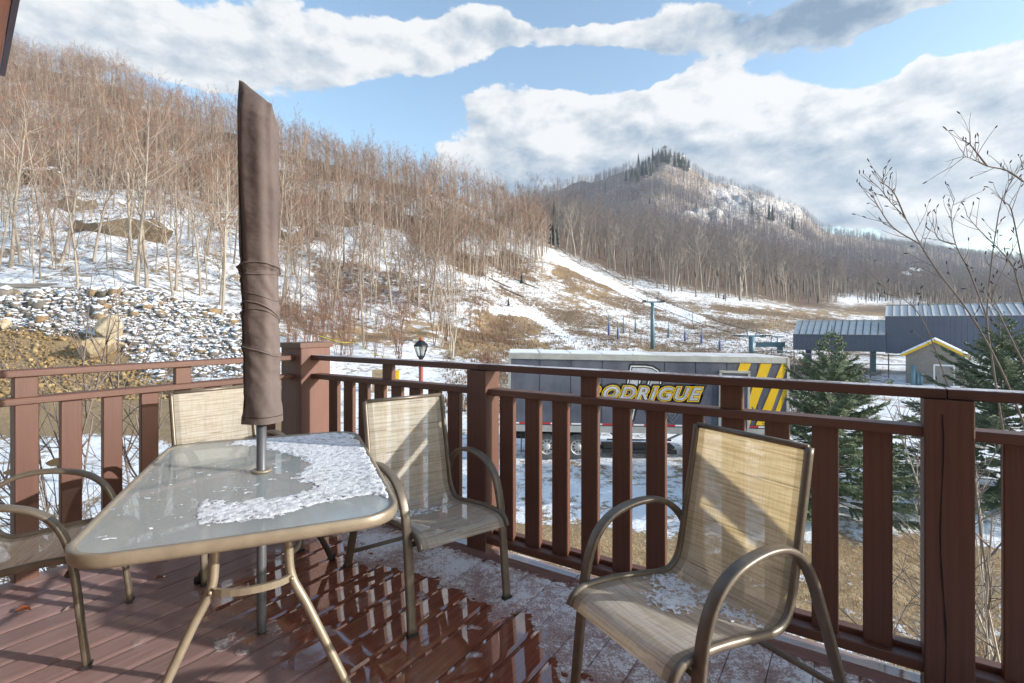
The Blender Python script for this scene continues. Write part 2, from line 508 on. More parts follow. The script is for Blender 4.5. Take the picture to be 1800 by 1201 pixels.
def sling_material():
    m, nt, out = newmat('woven_sling_mesh')
    uv = nd(nt, 'ShaderNodeUVMap').outputs[0]
    s = nd(nt, 'ShaderNodeSeparateXYZ', {0: uv})
    rnd = nd(nt, 'ShaderNodeObjectInfo').outputs['Random']
    # weft threads run across the seat; each has its own tone that drifts along its length
    row = mth(nt, 'FLOOR', mth(nt, 'MULTIPLY', s.outputs[1], 200.0))
    rv = nd(nt, 'ShaderNodeCombineXYZ', {0: mth(nt, 'MULTIPLY', s.outputs[0], 3.2), 1: mth(nt, 'MULTIPLY', row, 1.731), 2: mth(nt, 'MULTIPLY', rnd, 20)}).outputs[0]
    thr = noise(nt, rv, 1.0, 3, 0.6)
    cv = nd(nt, 'ShaderNodeCombineXYZ', {0: mth(nt, 'MULTIPLY', s.outputs[0], 240.0), 1: mth(nt, 'MULTIPLY', s.outputs[1], 9.0), 2: 0.0}).outputs[0]
    warp_ = noise(nt, cv, 1.0, 2, 0.5)
    body = mixc(nt, sstep(nt, thr, 0.32, 0.60), (0.66, 0.57, 0.42), (0.88, 0.83, 0.72))
    colx = mixc(nt, mth(nt, 'MULTIPLY', sstep(nt, thr, 0.61, 0.70), 0.6), body, (0.17, 0.13, 0.09))
    cc = mixc(nt, mth(nt, 'MULTIPLY', sstep(nt, warp_, 0.45, 0.75), 0.06), colx, (0.28, 0.225, 0.155))
    edge = mth(nt, 'ABSOLUTE', mth(nt, 'SUBTRACT', s.outputs[0], 0.213))
    hem = sstep(nt, edge, 0.176, 0.180)
    cc = mixc(nt, mth(nt, 'MULTIPLY', hem, 0.45), cc, (0.10, 0.075, 0.05))
    wv = mth(nt, 'ADD', mth(nt, 'SINE', mth(nt, 'MULTIPLY', s.outputs[1], 260.0 * 6.283)), mth(nt, 'SINE', mth(nt, 'MULTIPLY', s.outputs[0], 300.0 * 6.283)))
    dif = nd(nt, 'ShaderNodeBsdfPrincipled', {'Base Color': cc, 'Roughness': 0.55, 'Specular IOR Level': 0.35})
    bn = nd(nt, 'ShaderNodeBump', {'Height': wv, 'Strength': 0.25, 'Distance': 0.001})
    nt.links.new(bn.outputs[0], dif.inputs['Normal'])
    tr = nd(nt, 'ShaderNodeBsdfTranslucent', {'Color': mixc(nt, 1.0, cc, (1.0, 0.86, 0.55), 'MULTIPLY')})
    m1 = nd(nt, 'ShaderNodeMixShader', {0: 0.5, 1: dif.outputs[0], 2: tr.outputs[0]})
    tp = nd(nt, 'ShaderNodeBsdfTransparent', {'Color': (1, 1, 1)})
    holes = mth(nt, 'MULTIPLY', mth(nt, 'SUBTRACT', 1.0, hem), mth(nt, 'ADD', 0.16, mth(nt, 'MULTIPLY', sstep(nt, warp_, 0.4, 0.6), 0.07)))
    m2 = nd(nt, 'ShaderNodeMixShader', {0: holes, 1: m1.outputs[0], 2: tp.outputs[0]})
    nt.links.new(m2.outputs[0], out.inputs[0])
    return m


def terrain_material():
    m, nt, out = newmat('snowy_ground')
    pos = geo_pos(nt)
    at = nd(nt, 'ShaderNodeVertexColor', None, layer_name='zone')
    s = nd(nt, 'ShaderNodeSeparateColor', {0: at.outputs[0]})
    grass, dirt, litter = s.outputs[0], s.outputs[1], s.outputs[2]
    rock = at.outputs[1]
    f1 = noise(nt, pos, 1.6, 6, 0.68)
    f2 = noise(nt, vscale(nt, pos, (1, 1, 2.0)), 0.35, 5, 0.6)
    f3 = noise(nt, pos, 9.0, 4, 0.7)
    f4 = noise(nt, pos, 0.06, 4, 0.6)
    mixn = mth(nt, 'ADD', mth(nt, 'MULTIPLY', f1, 0.5), mth(nt, 'ADD', mth(nt, 'MULTIPLY', f2, 0.25), mth(nt, 'MULTIPLY', f3, 0.25)))
    up = upness(nt)
    # bare share: a little everywhere, more on grass, dirt and litter, most on steep ledges
    bare = mth(nt, 'ADD', 0.415, mth(nt, 'MULTIPLY', grass, 0.27))
    bare = mth(nt, 'ADD', bare, mth(nt, 'MULTIPLY', dirt, 0.55))
    bare = mth(nt, 'ADD', bare, mth(nt, 'MULTIPLY', litter, 0.22))
    bare = mth(nt, 'ADD', bare, mth(nt, 'MULTIPLY', mth(nt, 'SUBTRACT', f4, 0.5), 0.12))
    th = mth(nt, 'ADD', 0.12, mth(nt, 'MULTIPLY', bare, 0.78))
    bm = mth(nt, 'SUBTRACT', 1.0, sstep(nt, mth(nt, 'SUBTRACT', mixn, th), -0.03, 0.05))
    steep = mth(nt, 'MULTIPLY', mth(nt, 'SUBTRACT', 1.0, sstep(nt, mth(nt, 'ADD', up, mth(nt, 'MULTIPLY', mth(nt, 'SUBTRACT', f1, 0.5), 0.3)), 0.45, 0.60)), rock)
    gcol = mixc(nt, sstep(nt, f1, 0.35, 0.65), (0.44, 0.31, 0.165), (0.33, 0.215, 0.11))
    gcol = mixc(nt, sstep(nt, f3, 0.5, 0.7), gcol, (0.50, 0.41, 0.25))
    dcol = mixc(nt, sstep(nt, f1, 0.35, 0.7), (0.34, 0.235, 0.12), (0.25, 0.175, 0.10))
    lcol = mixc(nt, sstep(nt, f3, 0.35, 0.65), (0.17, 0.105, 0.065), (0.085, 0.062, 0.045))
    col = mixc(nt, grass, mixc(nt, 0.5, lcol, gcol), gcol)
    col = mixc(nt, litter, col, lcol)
    col = mixc(nt, dirt, col, dcol)
    rcol = mixc(nt, sstep(nt, f1, 0.4, 0.65), (0.10, 0.095, 0.09), (0.20, 0.185, 0.17))
    snow = mixc(nt, f2, (0.80, 0.82, 0.86), (0.86, 0.86, 0.86))
    c = mixc(nt, bm, snow, col)
    c = mixc(nt, steep, c, rcol)
    hgt = mth(nt, 'ADD', mth(nt, 'MULTIPLY', f1, 0.5), mth(nt, 'MULTIPLY', f3, 0.5))
    hgt = mth(nt, 'ADD', hgt, mth(nt, 'MULTIPLY', bm, -0.25))
    finish(nt, out, c, 0.8, 0, hgt, 0.7, 0.14, 0.25)
    return m


def rock_material(name, ca, cb, cc, snow=True, lo=0.55):
    m, nt, out = newmat(name)
    pos = geo_pos(nt)
    rnd = nd(nt, 'ShaderNodeNewGeometry').outputs['Random Per Island']
    rn2 = nd(nt, 'ShaderNodeObjectInfo').outputs['Random']
    q = mth(nt, 'FRACT', mth(nt, 'ADD', mth(nt, 'MULTIPLY', rnd, 7.3), mth(nt, 'MULTIPLY', rn2, 5.7)))
    n = noise(nt, pos, 3.0, 6, 0.65)
    col = mixc(nt, sstep(nt, q, 0.25, 0.75), ca, cb)
    col = mixc(nt, mth(nt, 'MULTIPLY', sstep(nt, mth(nt, 'ADD', q, n), 1.15, 1.4), 0.9), col, cc)
    col = mixc(nt, sstep(nt, n, 0.4, 0.7), col, tuple(x * 0.55 for x in ca))
    rough = 0.8
    if snow:
        up = upness(nt)
        sm = sstep(nt, mth(nt, 'ADD', up, mth(nt, 'MULTIPLY', mth(nt, 'SUBTRACT', noise(nt, pos, 2.2, 5, 0.65), 0.5), 0.9)), lo, lo + 0.12)
        col = mixc(nt, sm, col, (0.84, 0.85, 0.87))
    finish(nt, out, col, rough, 0, noise(nt, pos, 9.0, 6, 0.7), 0.6, 0.06, 0.3)
    return m


M_ROCK = rock_material('snow_dusted_rock', (0.20, 0.175, 0.15), (0.10, 0.09, 0.082), (0.36, 0.235, 0.115), True, 0.56)
M_LEDGE = rock_material('dark_ledge_rock', (0.24, 0.185, 0.12), (0.17, 0.135, 0.10), (0.28, 0.20, 0.11), True, 0.50)
M_GRAVEL = rock_material('golden_gravel', (0.34, 0.225, 0.10), (0.17, 0.115, 0.065), (0.50, 0.37, 0.19), False)
M_BOULDER = rock_material('pale_boulder', (0.46, 0.38, 0.26), (0.42, 0.36, 0.27), (0.48, 0.34, 0.17), True, 0.93)


def bark_material(name, ca, cb, scale=6.0):
    m, nt, out = newmat(name)
    pos = geo_pos(nt)
    rn = nd(nt, 'ShaderNodeObjectInfo').outputs['Random']
    g = noise(nt, vscale(nt, pos, (1, 1, 0.25)), scale, 4, 0.6)
    big = noise(nt, pos, 0.11, 3, 0.6)
    q = mth(nt, 'ADD', mth(nt, 'MULTIPLY', rn, 0.5), mth(nt, 'MULTIPLY', mth(nt, 'SUBTRACT', big, 0.35), 1.3), clamp=True)
    col = mixc(nt, q, ca, cb)
    col = mixc(nt, mth(nt, 'MULTIPLY', sstep(nt, g, 0.5, 0.72), 0.5), col, tuple(x * 0.45 for x in cb))
    finish(nt, out, col, 0.8, 0, None, spec=0.25)
    return m


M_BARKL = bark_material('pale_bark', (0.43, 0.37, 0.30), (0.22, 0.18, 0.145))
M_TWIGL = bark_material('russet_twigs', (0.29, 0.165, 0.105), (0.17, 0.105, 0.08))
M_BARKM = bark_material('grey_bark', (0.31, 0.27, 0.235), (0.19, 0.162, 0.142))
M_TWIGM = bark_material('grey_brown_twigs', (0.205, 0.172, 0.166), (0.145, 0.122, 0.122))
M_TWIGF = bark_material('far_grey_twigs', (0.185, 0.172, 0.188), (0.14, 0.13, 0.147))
M_BIRCH = bark_material('birch_bark', (0.62, 0.56, 0.47), (0.46, 0.39, 0.31), 3.0)
M_DARKTWIG = bark_material('dark_alder_bark', (0.27, 0.22, 0.19), (0.17, 0.135, 0.115))


def needle_material(name, ca, cb):
    m, nt, out = newmat(name)
    rn = nd(nt, 'ShaderNodeNewGeometry').outputs['Random Per Island']
    pos = geo_pos(nt)
    n = noise(nt, pos, 1.6, 3, 0.6)
    col = mixc(nt, mth(nt, 'ADD', mth(nt, 'MULTIPLY', rn, 0.5), mth(nt, 'MULTIPLY', n, 0.5)), ca, cb)
    finish(nt, out, col, 0.5, 0, None, spec=0.4)
    return m


M_NEEDLE = needle_material('spruce_needles', (0.085, 0.125, 0.075), (0.23, 0.275, 0.155))
M_FARCON = needle_material('far_conifer_needles', (0.030, 0.048, 0.042), (0.060, 0.080, 0.062))
M_STRAW = bark_material('dry_straw', (0.52, 0.36, 0.19), (0.44, 0.27, 0.125), 1.0)
M_WEED = bark_material('brown_weeds', (0.26, 0.175, 0.10), (0.17, 0.11, 0.065), 1.0)
M_SNOW = plain('melting_snow', (0.86, 0.87, 0.89), (0.80, 0.82, 0.86), 40, 0.55, 0, 0.5, 120, bdist=0.01)


def thin_snow_material():
    m, nt, out = newmat('thin_icy_snow')
    co = nd(nt, 'ShaderNodeTexCoord').outputs['Object']
    n = noise(nt, co, 38.0, 5, 0.65)
    f = noise(nt, co, 190.0, 3, 0.65)
    b = nd(nt, 'ShaderNodeBsdfPrincipled', {'Base Color': (0.86, 0.88, 0.90, 1), 'Roughness': 0.38})
    bn = nd(nt, 'ShaderNodeBump', {'Height': mth(nt, 'ADD', n, mth(nt, 'MULTIPLY', f, 0.6)), 'Strength': 0.7, 'Distance': 0.008})
    nt.links.new(bn.outputs[0], b.inputs['Normal'])
    t = nd(nt, 'ShaderNodeBsdfTransparent', {'Color': (0.95, 0.97, 0.97, 1)})
    fac = sstep(nt, mth(nt, 'ADD', mth(nt, 'MULTIPLY', n, 0.65), mth(nt, 'MULTIPLY', f, 0.35)), 0.34, 0.54)
    mx = nd(nt, 'ShaderNodeMixShader', {0: mth(nt, 'ADD', 0.22, mth(nt, 'MULTIPLY', fac, 0.76)), 1: t.outputs[0], 2: b.outputs[0]})
    nt.links.new(mx.outputs[0], out.inputs[0])
    return m


M_THIN = thin_snow_material()
M_BRONZE = plain('bronze_powder_coat', (0.19, 0.155, 0.115), (0.14, 0.115, 0.088), 18, 0.38, 0.35, 0.08, 160, bdist=0.001)
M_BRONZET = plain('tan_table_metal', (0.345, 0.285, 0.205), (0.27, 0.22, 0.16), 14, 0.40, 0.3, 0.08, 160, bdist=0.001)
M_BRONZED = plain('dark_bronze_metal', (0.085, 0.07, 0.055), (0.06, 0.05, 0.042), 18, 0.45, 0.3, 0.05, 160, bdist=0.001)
M_POLE = plain('grey_pole_paint', (0.125, 0.13, 0.14), (0.10, 0.104, 0.112), 10, 0.35, 0.2, 0.03, 80, bdist=0.001)
M_RUBBER = plain('dark_rubber', (0.02, 0.02, 0.021), (0.035, 0.034, 0.033), 8, 0.75, 0, 0.1, 40)
M_BLACK = plain('black_metal', (0.018, 0.018, 0.02), (0.03, 0.03, 0.032), 8, 0.4, 0.3, 0.05, 40)
M_ALU = plain('weathered_aluminium', (0.56, 0.55, 0.52), (0.44, 0.43, 0.41), 2.2, 0.42, 0.6, 0.05, 30)
M_STEELB = plain('teal_painted_steel', (0.125, 0.22, 0.265), (0.10, 0.18, 0.225), 3, 0.45, 0.1, 0.05, 20)
M_BLUEPOST = plain('blue_post_paint', (0.085, 0.125, 0.36), (0.11, 0.155, 0.30), 3, 0.5, 0.0, 0.05, 20)
M_GREYWOOD = plain('grey_fence_wood', (0.20, 0.18, 0.165), (0.13, 0.12, 0.11), 5, 0.8, 0, 0.2, 20)
M_REDPOST = plain('red_brown_post', (0.30, 0.075, 0.045), (0.24, 0.055, 0.035), 5, 0.45, 0, 0.05, 20)
M_YELLOW = plain('yellow_paint', (0.82, 0.50, 0.015), (0.74, 0.44, 0.012), 2, 0.35, 0, 0.03, 20)
M_WHITEP = plain('white_print', (0.78, 0.77, 0.74), (0.70, 0.69, 0.67), 4, 0.4, 0, 0.02, 20)
M_SILVERP = plain('silver_print', (0.62, 0.62, 0.66), (0.36, 0.36, 0.41), 2.4, 0.3, 0.2, 0.02, 20)
M_REDP = plain('red_reflector', (0.55, 0.02, 0.025), (0.45, 0.02, 0.02), 4, 0.35, 0, 0.02, 20)
M_TYRE = plain('dusty_tyre', (0.16, 0.155, 0.15), (0.09, 0.088, 0.086), 5, 0.85, 0, 0.2, 30)
M_HUB = plain('white_wheel_rim', (0.62, 0.60, 0.56), (0.48, 0.46, 0.43), 5, 0.45, 0.2, 0.05, 20)
M_SIDE = plain('slate_trailer_skin', (0.078, 0.085, 0.115), (0.145, 0.152, 0.19), 0.8, 0.28, 0.15, 0.03, 8)
M_STATION = plain('blue_grey_cladding', (0.125, 0.135, 0.185), (0.105, 0.115, 0.160), 1.2, 0.5, 0.1, 0.05, 10)
M_ROOFMET = plain('pale_ribbed_roof', (0.74, 0.72, 0.70), (0.56, 0.54, 0.52), 1.6, 0.6, 0.1, 0.05, 10)
M_HUT = plain('taupe_hut_siding', (0.28, 0.24, 0.21), (0.235, 0.20, 0.18), 3, 0.75, 0, 0.1, 20)
M_CARD = plain('tan_crate_board', (0.42, 0.30, 0.17), (0.35, 0.25, 0.14), 4, 0.8, 0, 0.1, 20)
M_TAPE = plain('yellow_caution_tape', (0.80, 0.66, 0.03), (0.72, 0.58, 0.03), 4, 0.4, 0, 0.02, 20)
M_SOFFIT = wood('orange_stained_soffit', (0.80, 0.26, 0.06), (0.62, 0.18, 0.04), 0.35)
M_TRIM = plain('purple_brown_drip_edge', (0.11, 0.05, 0.09), (0.08, 0.04, 0.07), 5, 0.4, 0.2, 0.03, 20)  # purple is lens colour fringing put into the edge colour
M_LEAF = plain('rust_leaf', (0.42, 0.11, 0.03), (0.30, 0.08, 0.02), 30, 0.6, 0, 0.2, 60)
M_TANLEAF = plain('tan_dead_leaf', (0.45, 0.26, 0.09), (0.36, 0.20, 0.07), 30, 0.6, 0, 0.2, 60)
M_CREAM = plain('brown_house_siding', (0.24, 0.16, 0.11), (0.19, 0.125, 0.09), 2, 0.6, 0, 0.05, 20)
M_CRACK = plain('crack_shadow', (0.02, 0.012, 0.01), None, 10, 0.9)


def glass_top_material():
    m, nt, out = newmat('textured_table_glass')
    co = nd(nt, 'ShaderNodeTexCoord').outputs['Object']
    n = noise(nt, co, 260.0, 3, 0.6)
    n2 = noise(nt, co, 3.0, 4, 0.6)
    col = mixc(nt, n2, (0.52, 0.57, 0.55), (0.66, 0.695, 0.68))
    b = nd(nt, 'ShaderNodeBsdfPrincipled', {'Base Color': col, 'Roughness': 0.22, 'IOR': 1.5, 'Coat Weight': 1.0, 'Coat Roughness': 0.03})
    bn = nd(nt, 'ShaderNodeBump', {'Height': n, 'Strength': 0.25, 'Distance': 0.002})
    nt.links.new(bn.outputs[0], b.inputs['Normal'])
    t = nd(nt, 'ShaderNodeBsdfTransparent', {'Color': (0.84, 0.89, 0.88)})
    mx = nd(nt, 'ShaderNodeMixShader', {0: 0.52, 1: t.outputs[0], 2: b.outputs[0]})
    nt.links.new(mx.outputs[0], out.inputs[0])
    return m


def lamp_glass_material():
    m, nt, out = newmat('lantern_glass')
    b = nd(nt, 'ShaderNodeBsdfGlossy', {'Color': (0.9, 0.92, 0.92), 'Roughness': 0.05})
    t = nd(nt, 'ShaderNodeBsdfTransparent', {'Color': (0.86, 0.88, 0.86)})
    mx = nd(nt, 'ShaderNodeMixShader', {0: 0.18, 1: t.outputs[0], 2: b.outputs[0]})
    nt.links.new(mx.outputs[0], out.inputs[0])
    return m


def cover_material():
    m, nt, out = newmat('taupe_umbrella_cover')
    co = nd(nt, 'ShaderNodeTexCoord').outputs['Object']
    n = noise(nt, co, 5.0, 5, 0.6)
    weave = noise(nt, co, 420.0, 2, 0.6)
    col = mixc(nt, sstep(nt, n, 0.35, 0.7), (0.150, 0.118, 0.107), (0.115, 0.09, 0.083))
    folds = noise(nt, vscale(nt, co, (1.0, 1.0, 1.3), (0.5, 0.7, 0)), 7.0, 3, 0.5)
    finish(nt, out, col, 0.75, 0, mth(nt, 'ADD', folds, mth(nt, 'MULTIPLY', weave, 0.05)), 0.5, 0.03, 0.25)
    return m


M_GLASS = glass_top_material()
M_LGLASS = lamp_glass_material()
M_COVER = cover_material()
M_SLING = sling_material()

# ------------------------------------------------------------------ terrain
# height profiles of the valley, one per bearing: (distance ahead, pixel row of the ground there)
NEAR = [(4, None), (20, None)]
GZ = -3.95                      # level of the yard below the deck
PROF = {
    -2400: [(24, 770), (30, 705), (36, 672), (44, 560), (52, 515), (60, 475), (80, 400), (110, 320), (150, 225), (190, 140), (215, 105), (260, 130), (400, 230), (1300, 420)],
    0: [(24, 760), (30, 705), (36, 672), (40, 622), (44, 545), (47, 515), (52, 505), (60, 474), (80, 405), (110, 322), (150, 222), (190, 138), (215, 100), (260, 125), (400, 230), (1300, 420)],
    200: [(24, 762), (30, 716), (36, 685), (40, 635), (44, 575), (48, 520), (54, 502), (62, 472), (80, 408), (110, 332), (150, 242), (190, 170), (205, 146), (250, 165), (400, 260), (1300, 430)],
    420: [(24, 765), (32, 705), (40, 640), (48, 572), (54, 545), (62, 515), (80, 455), (110, 376), (150, 278), (172, 238), (210, 258), (400, 330), (1300, 450)],
    600: [(24, 770), (32, 712), (42, 658), (52, 612), (60, 580), (75, 530), (95, 466), (120, 394), (150, 318), (163, 298), (200, 318), (400, 380), (1300, 460)],
    800: [(24, 770), (35, 700), (50, 640), (60, 606), (75, 560), (95, 500), (120, 438), (140, 388), (155, 360), (163, 350), (200, 366), (400, 400), (900, 440), (1300, 470)],
    960: [(24, 770), (35, 705), (50, 660), (65, 622), (80, 585), (100, 535), (125, 478), (150, 436), (165, 424), (185, 418), (300, 400), (500, 372), (680, 342), (720, 340), (900, 400), (1300, 480)],
    1100: [(24, 770), (35, 708), (55, 655), (70, 622), (90, 582), (110, 546), (130, 516), (150, 494), (180, 470), (250, 442), (400, 388), (550, 338), (660, 304), (700, 296), (900, 380), (1300, 480)],
    1135: [(24, 770), (35, 708), (55, 655), (71, 620), (90, 586), (110, 551), (130, 523), (150, 500), (180, 477), (250, 448), (400, 392), (550, 332), (660, 292), (700, 279), (900, 375), (1300, 480)],
    1168: [(24, 770), (35, 708), (55, 655), (72, 620), (90, 588), (110, 554), (130, 528), (150, 504), (180, 482), (250, 452), (400, 396), (550, 330), (660, 280), (700, 260), (900, 370), (1300, 480)],
    1205: [(24, 770), (35, 708), (55, 655), (73, 620), (92, 586), (112, 553), (132, 530), (155, 508), (190, 486), (275, 454), (425, 399), (575, 338), (665, 298), (700, 285), (900, 380), (1300, 480)],
    1250: [(24, 770), (35, 708), (55, 655), (75, 618), (95, 582), (115, 552), (135, 532), (160, 512), (200, 490), (300, 455), (450, 402), (600, 346), (670, 318), (700, 312), (900, 390), (1300, 480)],
    1330: [(24, 770), (35, 708), (55, 655), (75, 618), (95, 586), (115, 558), (140, 538), (165, 520), (200, 504), (300, 472), (450, 418), (600, 362), (670, 338), (700, 332), (900, 400), (1300, 480)],
    1400: [(24, 770), (35, 708), (55, 655), (75, 620), (95, 590), (120, 562), (150, 542), (200, 524), (300, 494), (450, 440), (600, 388), (680, 366), (700, 362), (900, 420), (1300, 480)],
    1450: [(24, 770), (35, 708), (55, 655), (75, 622), (95, 594), (120, 566), (150, 546), (200, 530), (300, 503), (450, 465), (600, 425), (690, 408), (720, 406), (900, 430), (1300, 480)],
    1560: [(24, 770), (35, 708), (55, 655), (80, 622), (110, 592), (150, 556), (200, 541), (300, 520), (450, 485), (600, 450), (760, 428), (1000, 436), (1300, 470)],
    1800: [(24, 770), (35, 708), (55, 655), (80, 625), (110, 598), (150, 572), (200, 560), (300, 545), (500, 505), (800, 468), (1000, 454), (1300, 465)],
    4200: [(24, 770), (35, 708), (55, 655), (80, 625), (110, 598), (150, 572), (200, 560), (300, 545), (500, 505), (800, 468), (1000, 454), (1300, 465)],
}
LY = np.linspace(math.log(5.0), math.log(1300.0), 320)
YS = np.exp(LY)
KC = np.array([(px - 900) / F for px in PROF])
ZT = []
for px, pr in PROF.items():
    ys = [4.0, 19.5] + [q[0] for q in pr]
    zs = [GZ, GZ] + [CAMZ - (q[1] - HOR) / F * q[0] for q in pr]
    ZT.append(np.interp(YS, ys, zs))
ZT = np.array(ZT)
KF = np.linspace(-3.6, 3.6, 1441)
ZF = np.array([np.interp(KF, KC, ZT[:, j]) for j in range(len(YS))]).T      # [k, Y]


def smooth(a, n, axis):
    ker = np.hanning(2 * n + 3)[1:-1]
    ker /= ker.sum()
    pad = [(0, 0), (0, 0)]
    pad[axis] = (n, n)
    b = np.pad(a, pad, mode='edge')
    return np.apply_along_axis(lambda r: np.convolve(r, ker, 'valid'), axis, b)


ZF = smooth(smooth(ZF, 3, 1), 3, 0)


def base_height(X, Y):
    X, Y = np.asarray(X, float), np.maximum(np.asarray(Y, float), 5.0)
    k = np.clip(X / Y, -3.59, 3.59)
    fi = (k - KF[0]) / (KF[1] - KF[0])
    fj = np.clip((np.log(Y) - LY[0]) / (LY[1] - LY[0]), 0, len(LY) - 1.001)
    i, j = np.clip(np.floor(fi).astype(int), 0, len(KF) - 2), np.floor(fj).astype(int)
    u, v = fi - i, fj - j
    return (ZF[i, j] * (1 - u) + ZF[i + 1, j] * u) * (1 - v) + (ZF[i, j + 1] * (1 - u) + ZF[i + 1, j + 1] * u) * v


def ramp(x, a, b):
    t = np.clip((np.asarray(x, float) - a) / (b - a), 0, 1)
    return t * t * (3 - 2 * t)


def pxy(X, Y, Z):
    return 900 + F * X / Y, HOR - (Z - CAMZ) / Y * F


def height(X, Y):
    X, Y = np.asarray(X, float), np.asarray(Y, float)
    z = base_height(X, Y)
    k = X / np.maximum(Y, 1)
    px = 900 + F * k
    hill = ramp(Y, 46, 70) * (1 - ramp(px, 820, 960)) * (1 - ramp(Y, 160, 230))
    led = fbm(X / 11.0 + 3, Y / 7.0, 4, 5)
    z = z + hill * ((led - 0.5) * 4.0 + np.abs(vnoise(X / 5.0, Y / 4.0, 9) - 0.5) * 1.6)
    slope = ramp(Y, 40, 60)
    z = z + slope * (fbm(X / 4.0, Y / 4.0, 3, 21) - 0.5) * 0.55
    z = z + (1 - ramp(Y, 40, 60)) * ramp(Y, 8, 14) * (fbm(X / 1.6, Y / 1.6, 3, 31) - 0.5) * 0.16
    mt = ramp(Y, 330, 520) * ramp(px, 940, 1040) * (1 - ramp(px, 1480, 1640))
    z = z + mt * (fbm(X / 45.0, Y / 45.0, 5, 41) - 0.5) * 18
    far = ramp(Y, 180, 320)
    z = z + far * (fbm(X / 30.0, Y / 30.0, 4, 51) - 0.5) * 7
    return z


def ray_ground(px, py, y0=8.0, y1=1200.0):
    """the ground point that shows at a pixel of the photograph."""
    k = (px - 900) / F
    ys = np.exp(np.linspace(math.log(y0), math.log(y1), 1500))
    zz = height(k * ys, ys)
    row = HOR - (zz - CAMZ) / ys * F
    hit = np.argmax(row <= py)
    Y = ys[hit] if row[hit] <= py else ys[-1]
    return Vector((k * Y, Y, float(height(k * Y, Y))))


GK = np.concatenate([np.linspace(-3.5, -1.15, 48, endpoint=False), np.linspace(-1.15, 1.15, 620, endpoint=False), np.linspace(1.15, 3.5, 48)])
GY = np.exp(np.linspace(math.log(6.0), math.log(1290.0), 330))
KK, YY = np.meshgrid(GK, GY, indexing='ij')
XX = KK * YY
ZZ = height(XX, YY)
PXX = 900 + F * KK
PYY = HOR - (ZZ - CAMZ) / YY * F
nK, nY = KK.shape


def blob_px(cx, cy, rx, ry):
    return np.exp(-(((PXX - cx) / rx) ** 2 + ((PYY - cy) / ry) ** 2))


gn = fbm(XX / 3.0, YY / 3.0, 4, 61)
gn2 = fbm(XX / 9.0, YY / 9.0, 3, 63)
zone = np.zeros((nK, nY, 4), np.float32)
grass = (1 - ramp(YY + (gn - 0.5) * 3.0, 11.5, 13.6)) * 0.92 * (1 - ramp(PXX, 60, 330) * 0 )
yard_l = (1 - ramp(PXX, 380, 640))
grass = grass * (1 - 0.9 * yard_l) * (0.45 + 0.55 * ramp(fbm(XX / 2.6, YY / 1.1, 3, 65), 0.36, 0.50))
# tawny grass on the cut slope
for cx, cy, rx, ry, wt_ in ((900, 600, 90, 22, 0.9), (960, 620, 60, 14, 0.7), (870, 570, 60, 14, 0.8), (1030, 520, 45, 22, 0.6), (1060, 505, 25, 14, 0.7),
                            (990, 480, 40, 14, 0.6), (1120, 615, 60, 10, 0.5), (1330, 545, 110, 7, 0.55), (1450, 552, 110, 6, 0.6), (1370, 570, 60, 12, 0.5),
                            (640, 590, 90, 20, 0.5), (760, 580, 90, 14, 0.6), (820, 610, 60, 16, 0.6), (1550, 550, 60, 8, 0.8), (560, 575, 50, 30, 0.3)):
    grass = np.maximum(grass, blob_px(cx, cy, rx, ry) * wt_ * ramp(YY, 24, 34) * ramp(gn, 0.32, 0.55) * 1.25)
dirt = yard_l * (1 - ramp(np.abs(YY + (gn2 - 0.5) * 6 - 30), 4.0, 8.0)) * 0.95
dirt = np.maximum(dirt, (1 - ramp(PXX, 150, 270)) * (1 - ramp(np.abs(YY - 37.5), 3.0, 6.0)))
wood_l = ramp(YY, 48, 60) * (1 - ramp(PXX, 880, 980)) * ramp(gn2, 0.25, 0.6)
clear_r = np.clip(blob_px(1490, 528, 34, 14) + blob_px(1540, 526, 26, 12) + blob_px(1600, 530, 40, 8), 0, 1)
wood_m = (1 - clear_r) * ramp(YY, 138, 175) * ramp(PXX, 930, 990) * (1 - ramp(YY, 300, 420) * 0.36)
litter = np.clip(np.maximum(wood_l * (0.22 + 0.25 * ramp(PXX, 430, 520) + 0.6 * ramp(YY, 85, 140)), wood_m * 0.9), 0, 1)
cliff = blob_px(1285, 352, 42, 26) + blob_px(1375, 370, 46, 22) + blob_px(1205, 285, 24, 10) + blob_px(1250, 385, 60, 11)
cliff = np.clip(cliff * ramp(YY, 380, 470), 0, 1)
weedy = ramp(PXX, 800, 880) * (1 - ramp(PXX, 1500, 1600)) * ramp(YY, 30, 45) * (1 - ramp(YY, 130, 150))
litter = np.maximum(litter, weedy * (0.15 + 0.45 * ramp(gn2, 0.42, 0.6)))
litter = litter * (1 - 0.5 * np.clip(cliff * 1.4, 0, 1))
for path in ([(952, 442), (1010, 470), (1075, 500), (1140, 530), (1230, 560)], [(870, 545), (935, 552), (985, 585), (1040, 625)]):
    for (xa, ya), (xb, yb) in zip(path[:-1], path[1:]):
        tt_ = np.clip(((PXX - xa) * (xb - xa) + (PYY - ya) * (yb - ya)) / ((xb - xa) ** 2 + (yb - ya) ** 2), 0, 1)
        dd_ = np.hypot(PXX - xa - tt_ * (xb - xa), (PYY - ya - tt_ * (yb - ya)) * 1.5)
        pm_ = (1 - ramp(dd_, 5, 10)) * ramp(YY, 45, 55)
        dirt = np.minimum(dirt, np.where(pm_ > 0.02, -0.55 * pm_, dirt))
        litter = litter * (1 - pm_)
        grass = grass * (1 - pm_)
zone[..., 0] = np.clip(grass, 0, 1)
zone[..., 1] = np.clip(dirt, -1, 1)
zone[..., 2] = np.clip(litter, 0, 1)
zone[..., 3] = np.clip(ramp(YY, 55, 75) * (1 - ramp(PXX, 760, 900)) + ramp(YY, 380, 470), 0, 1)
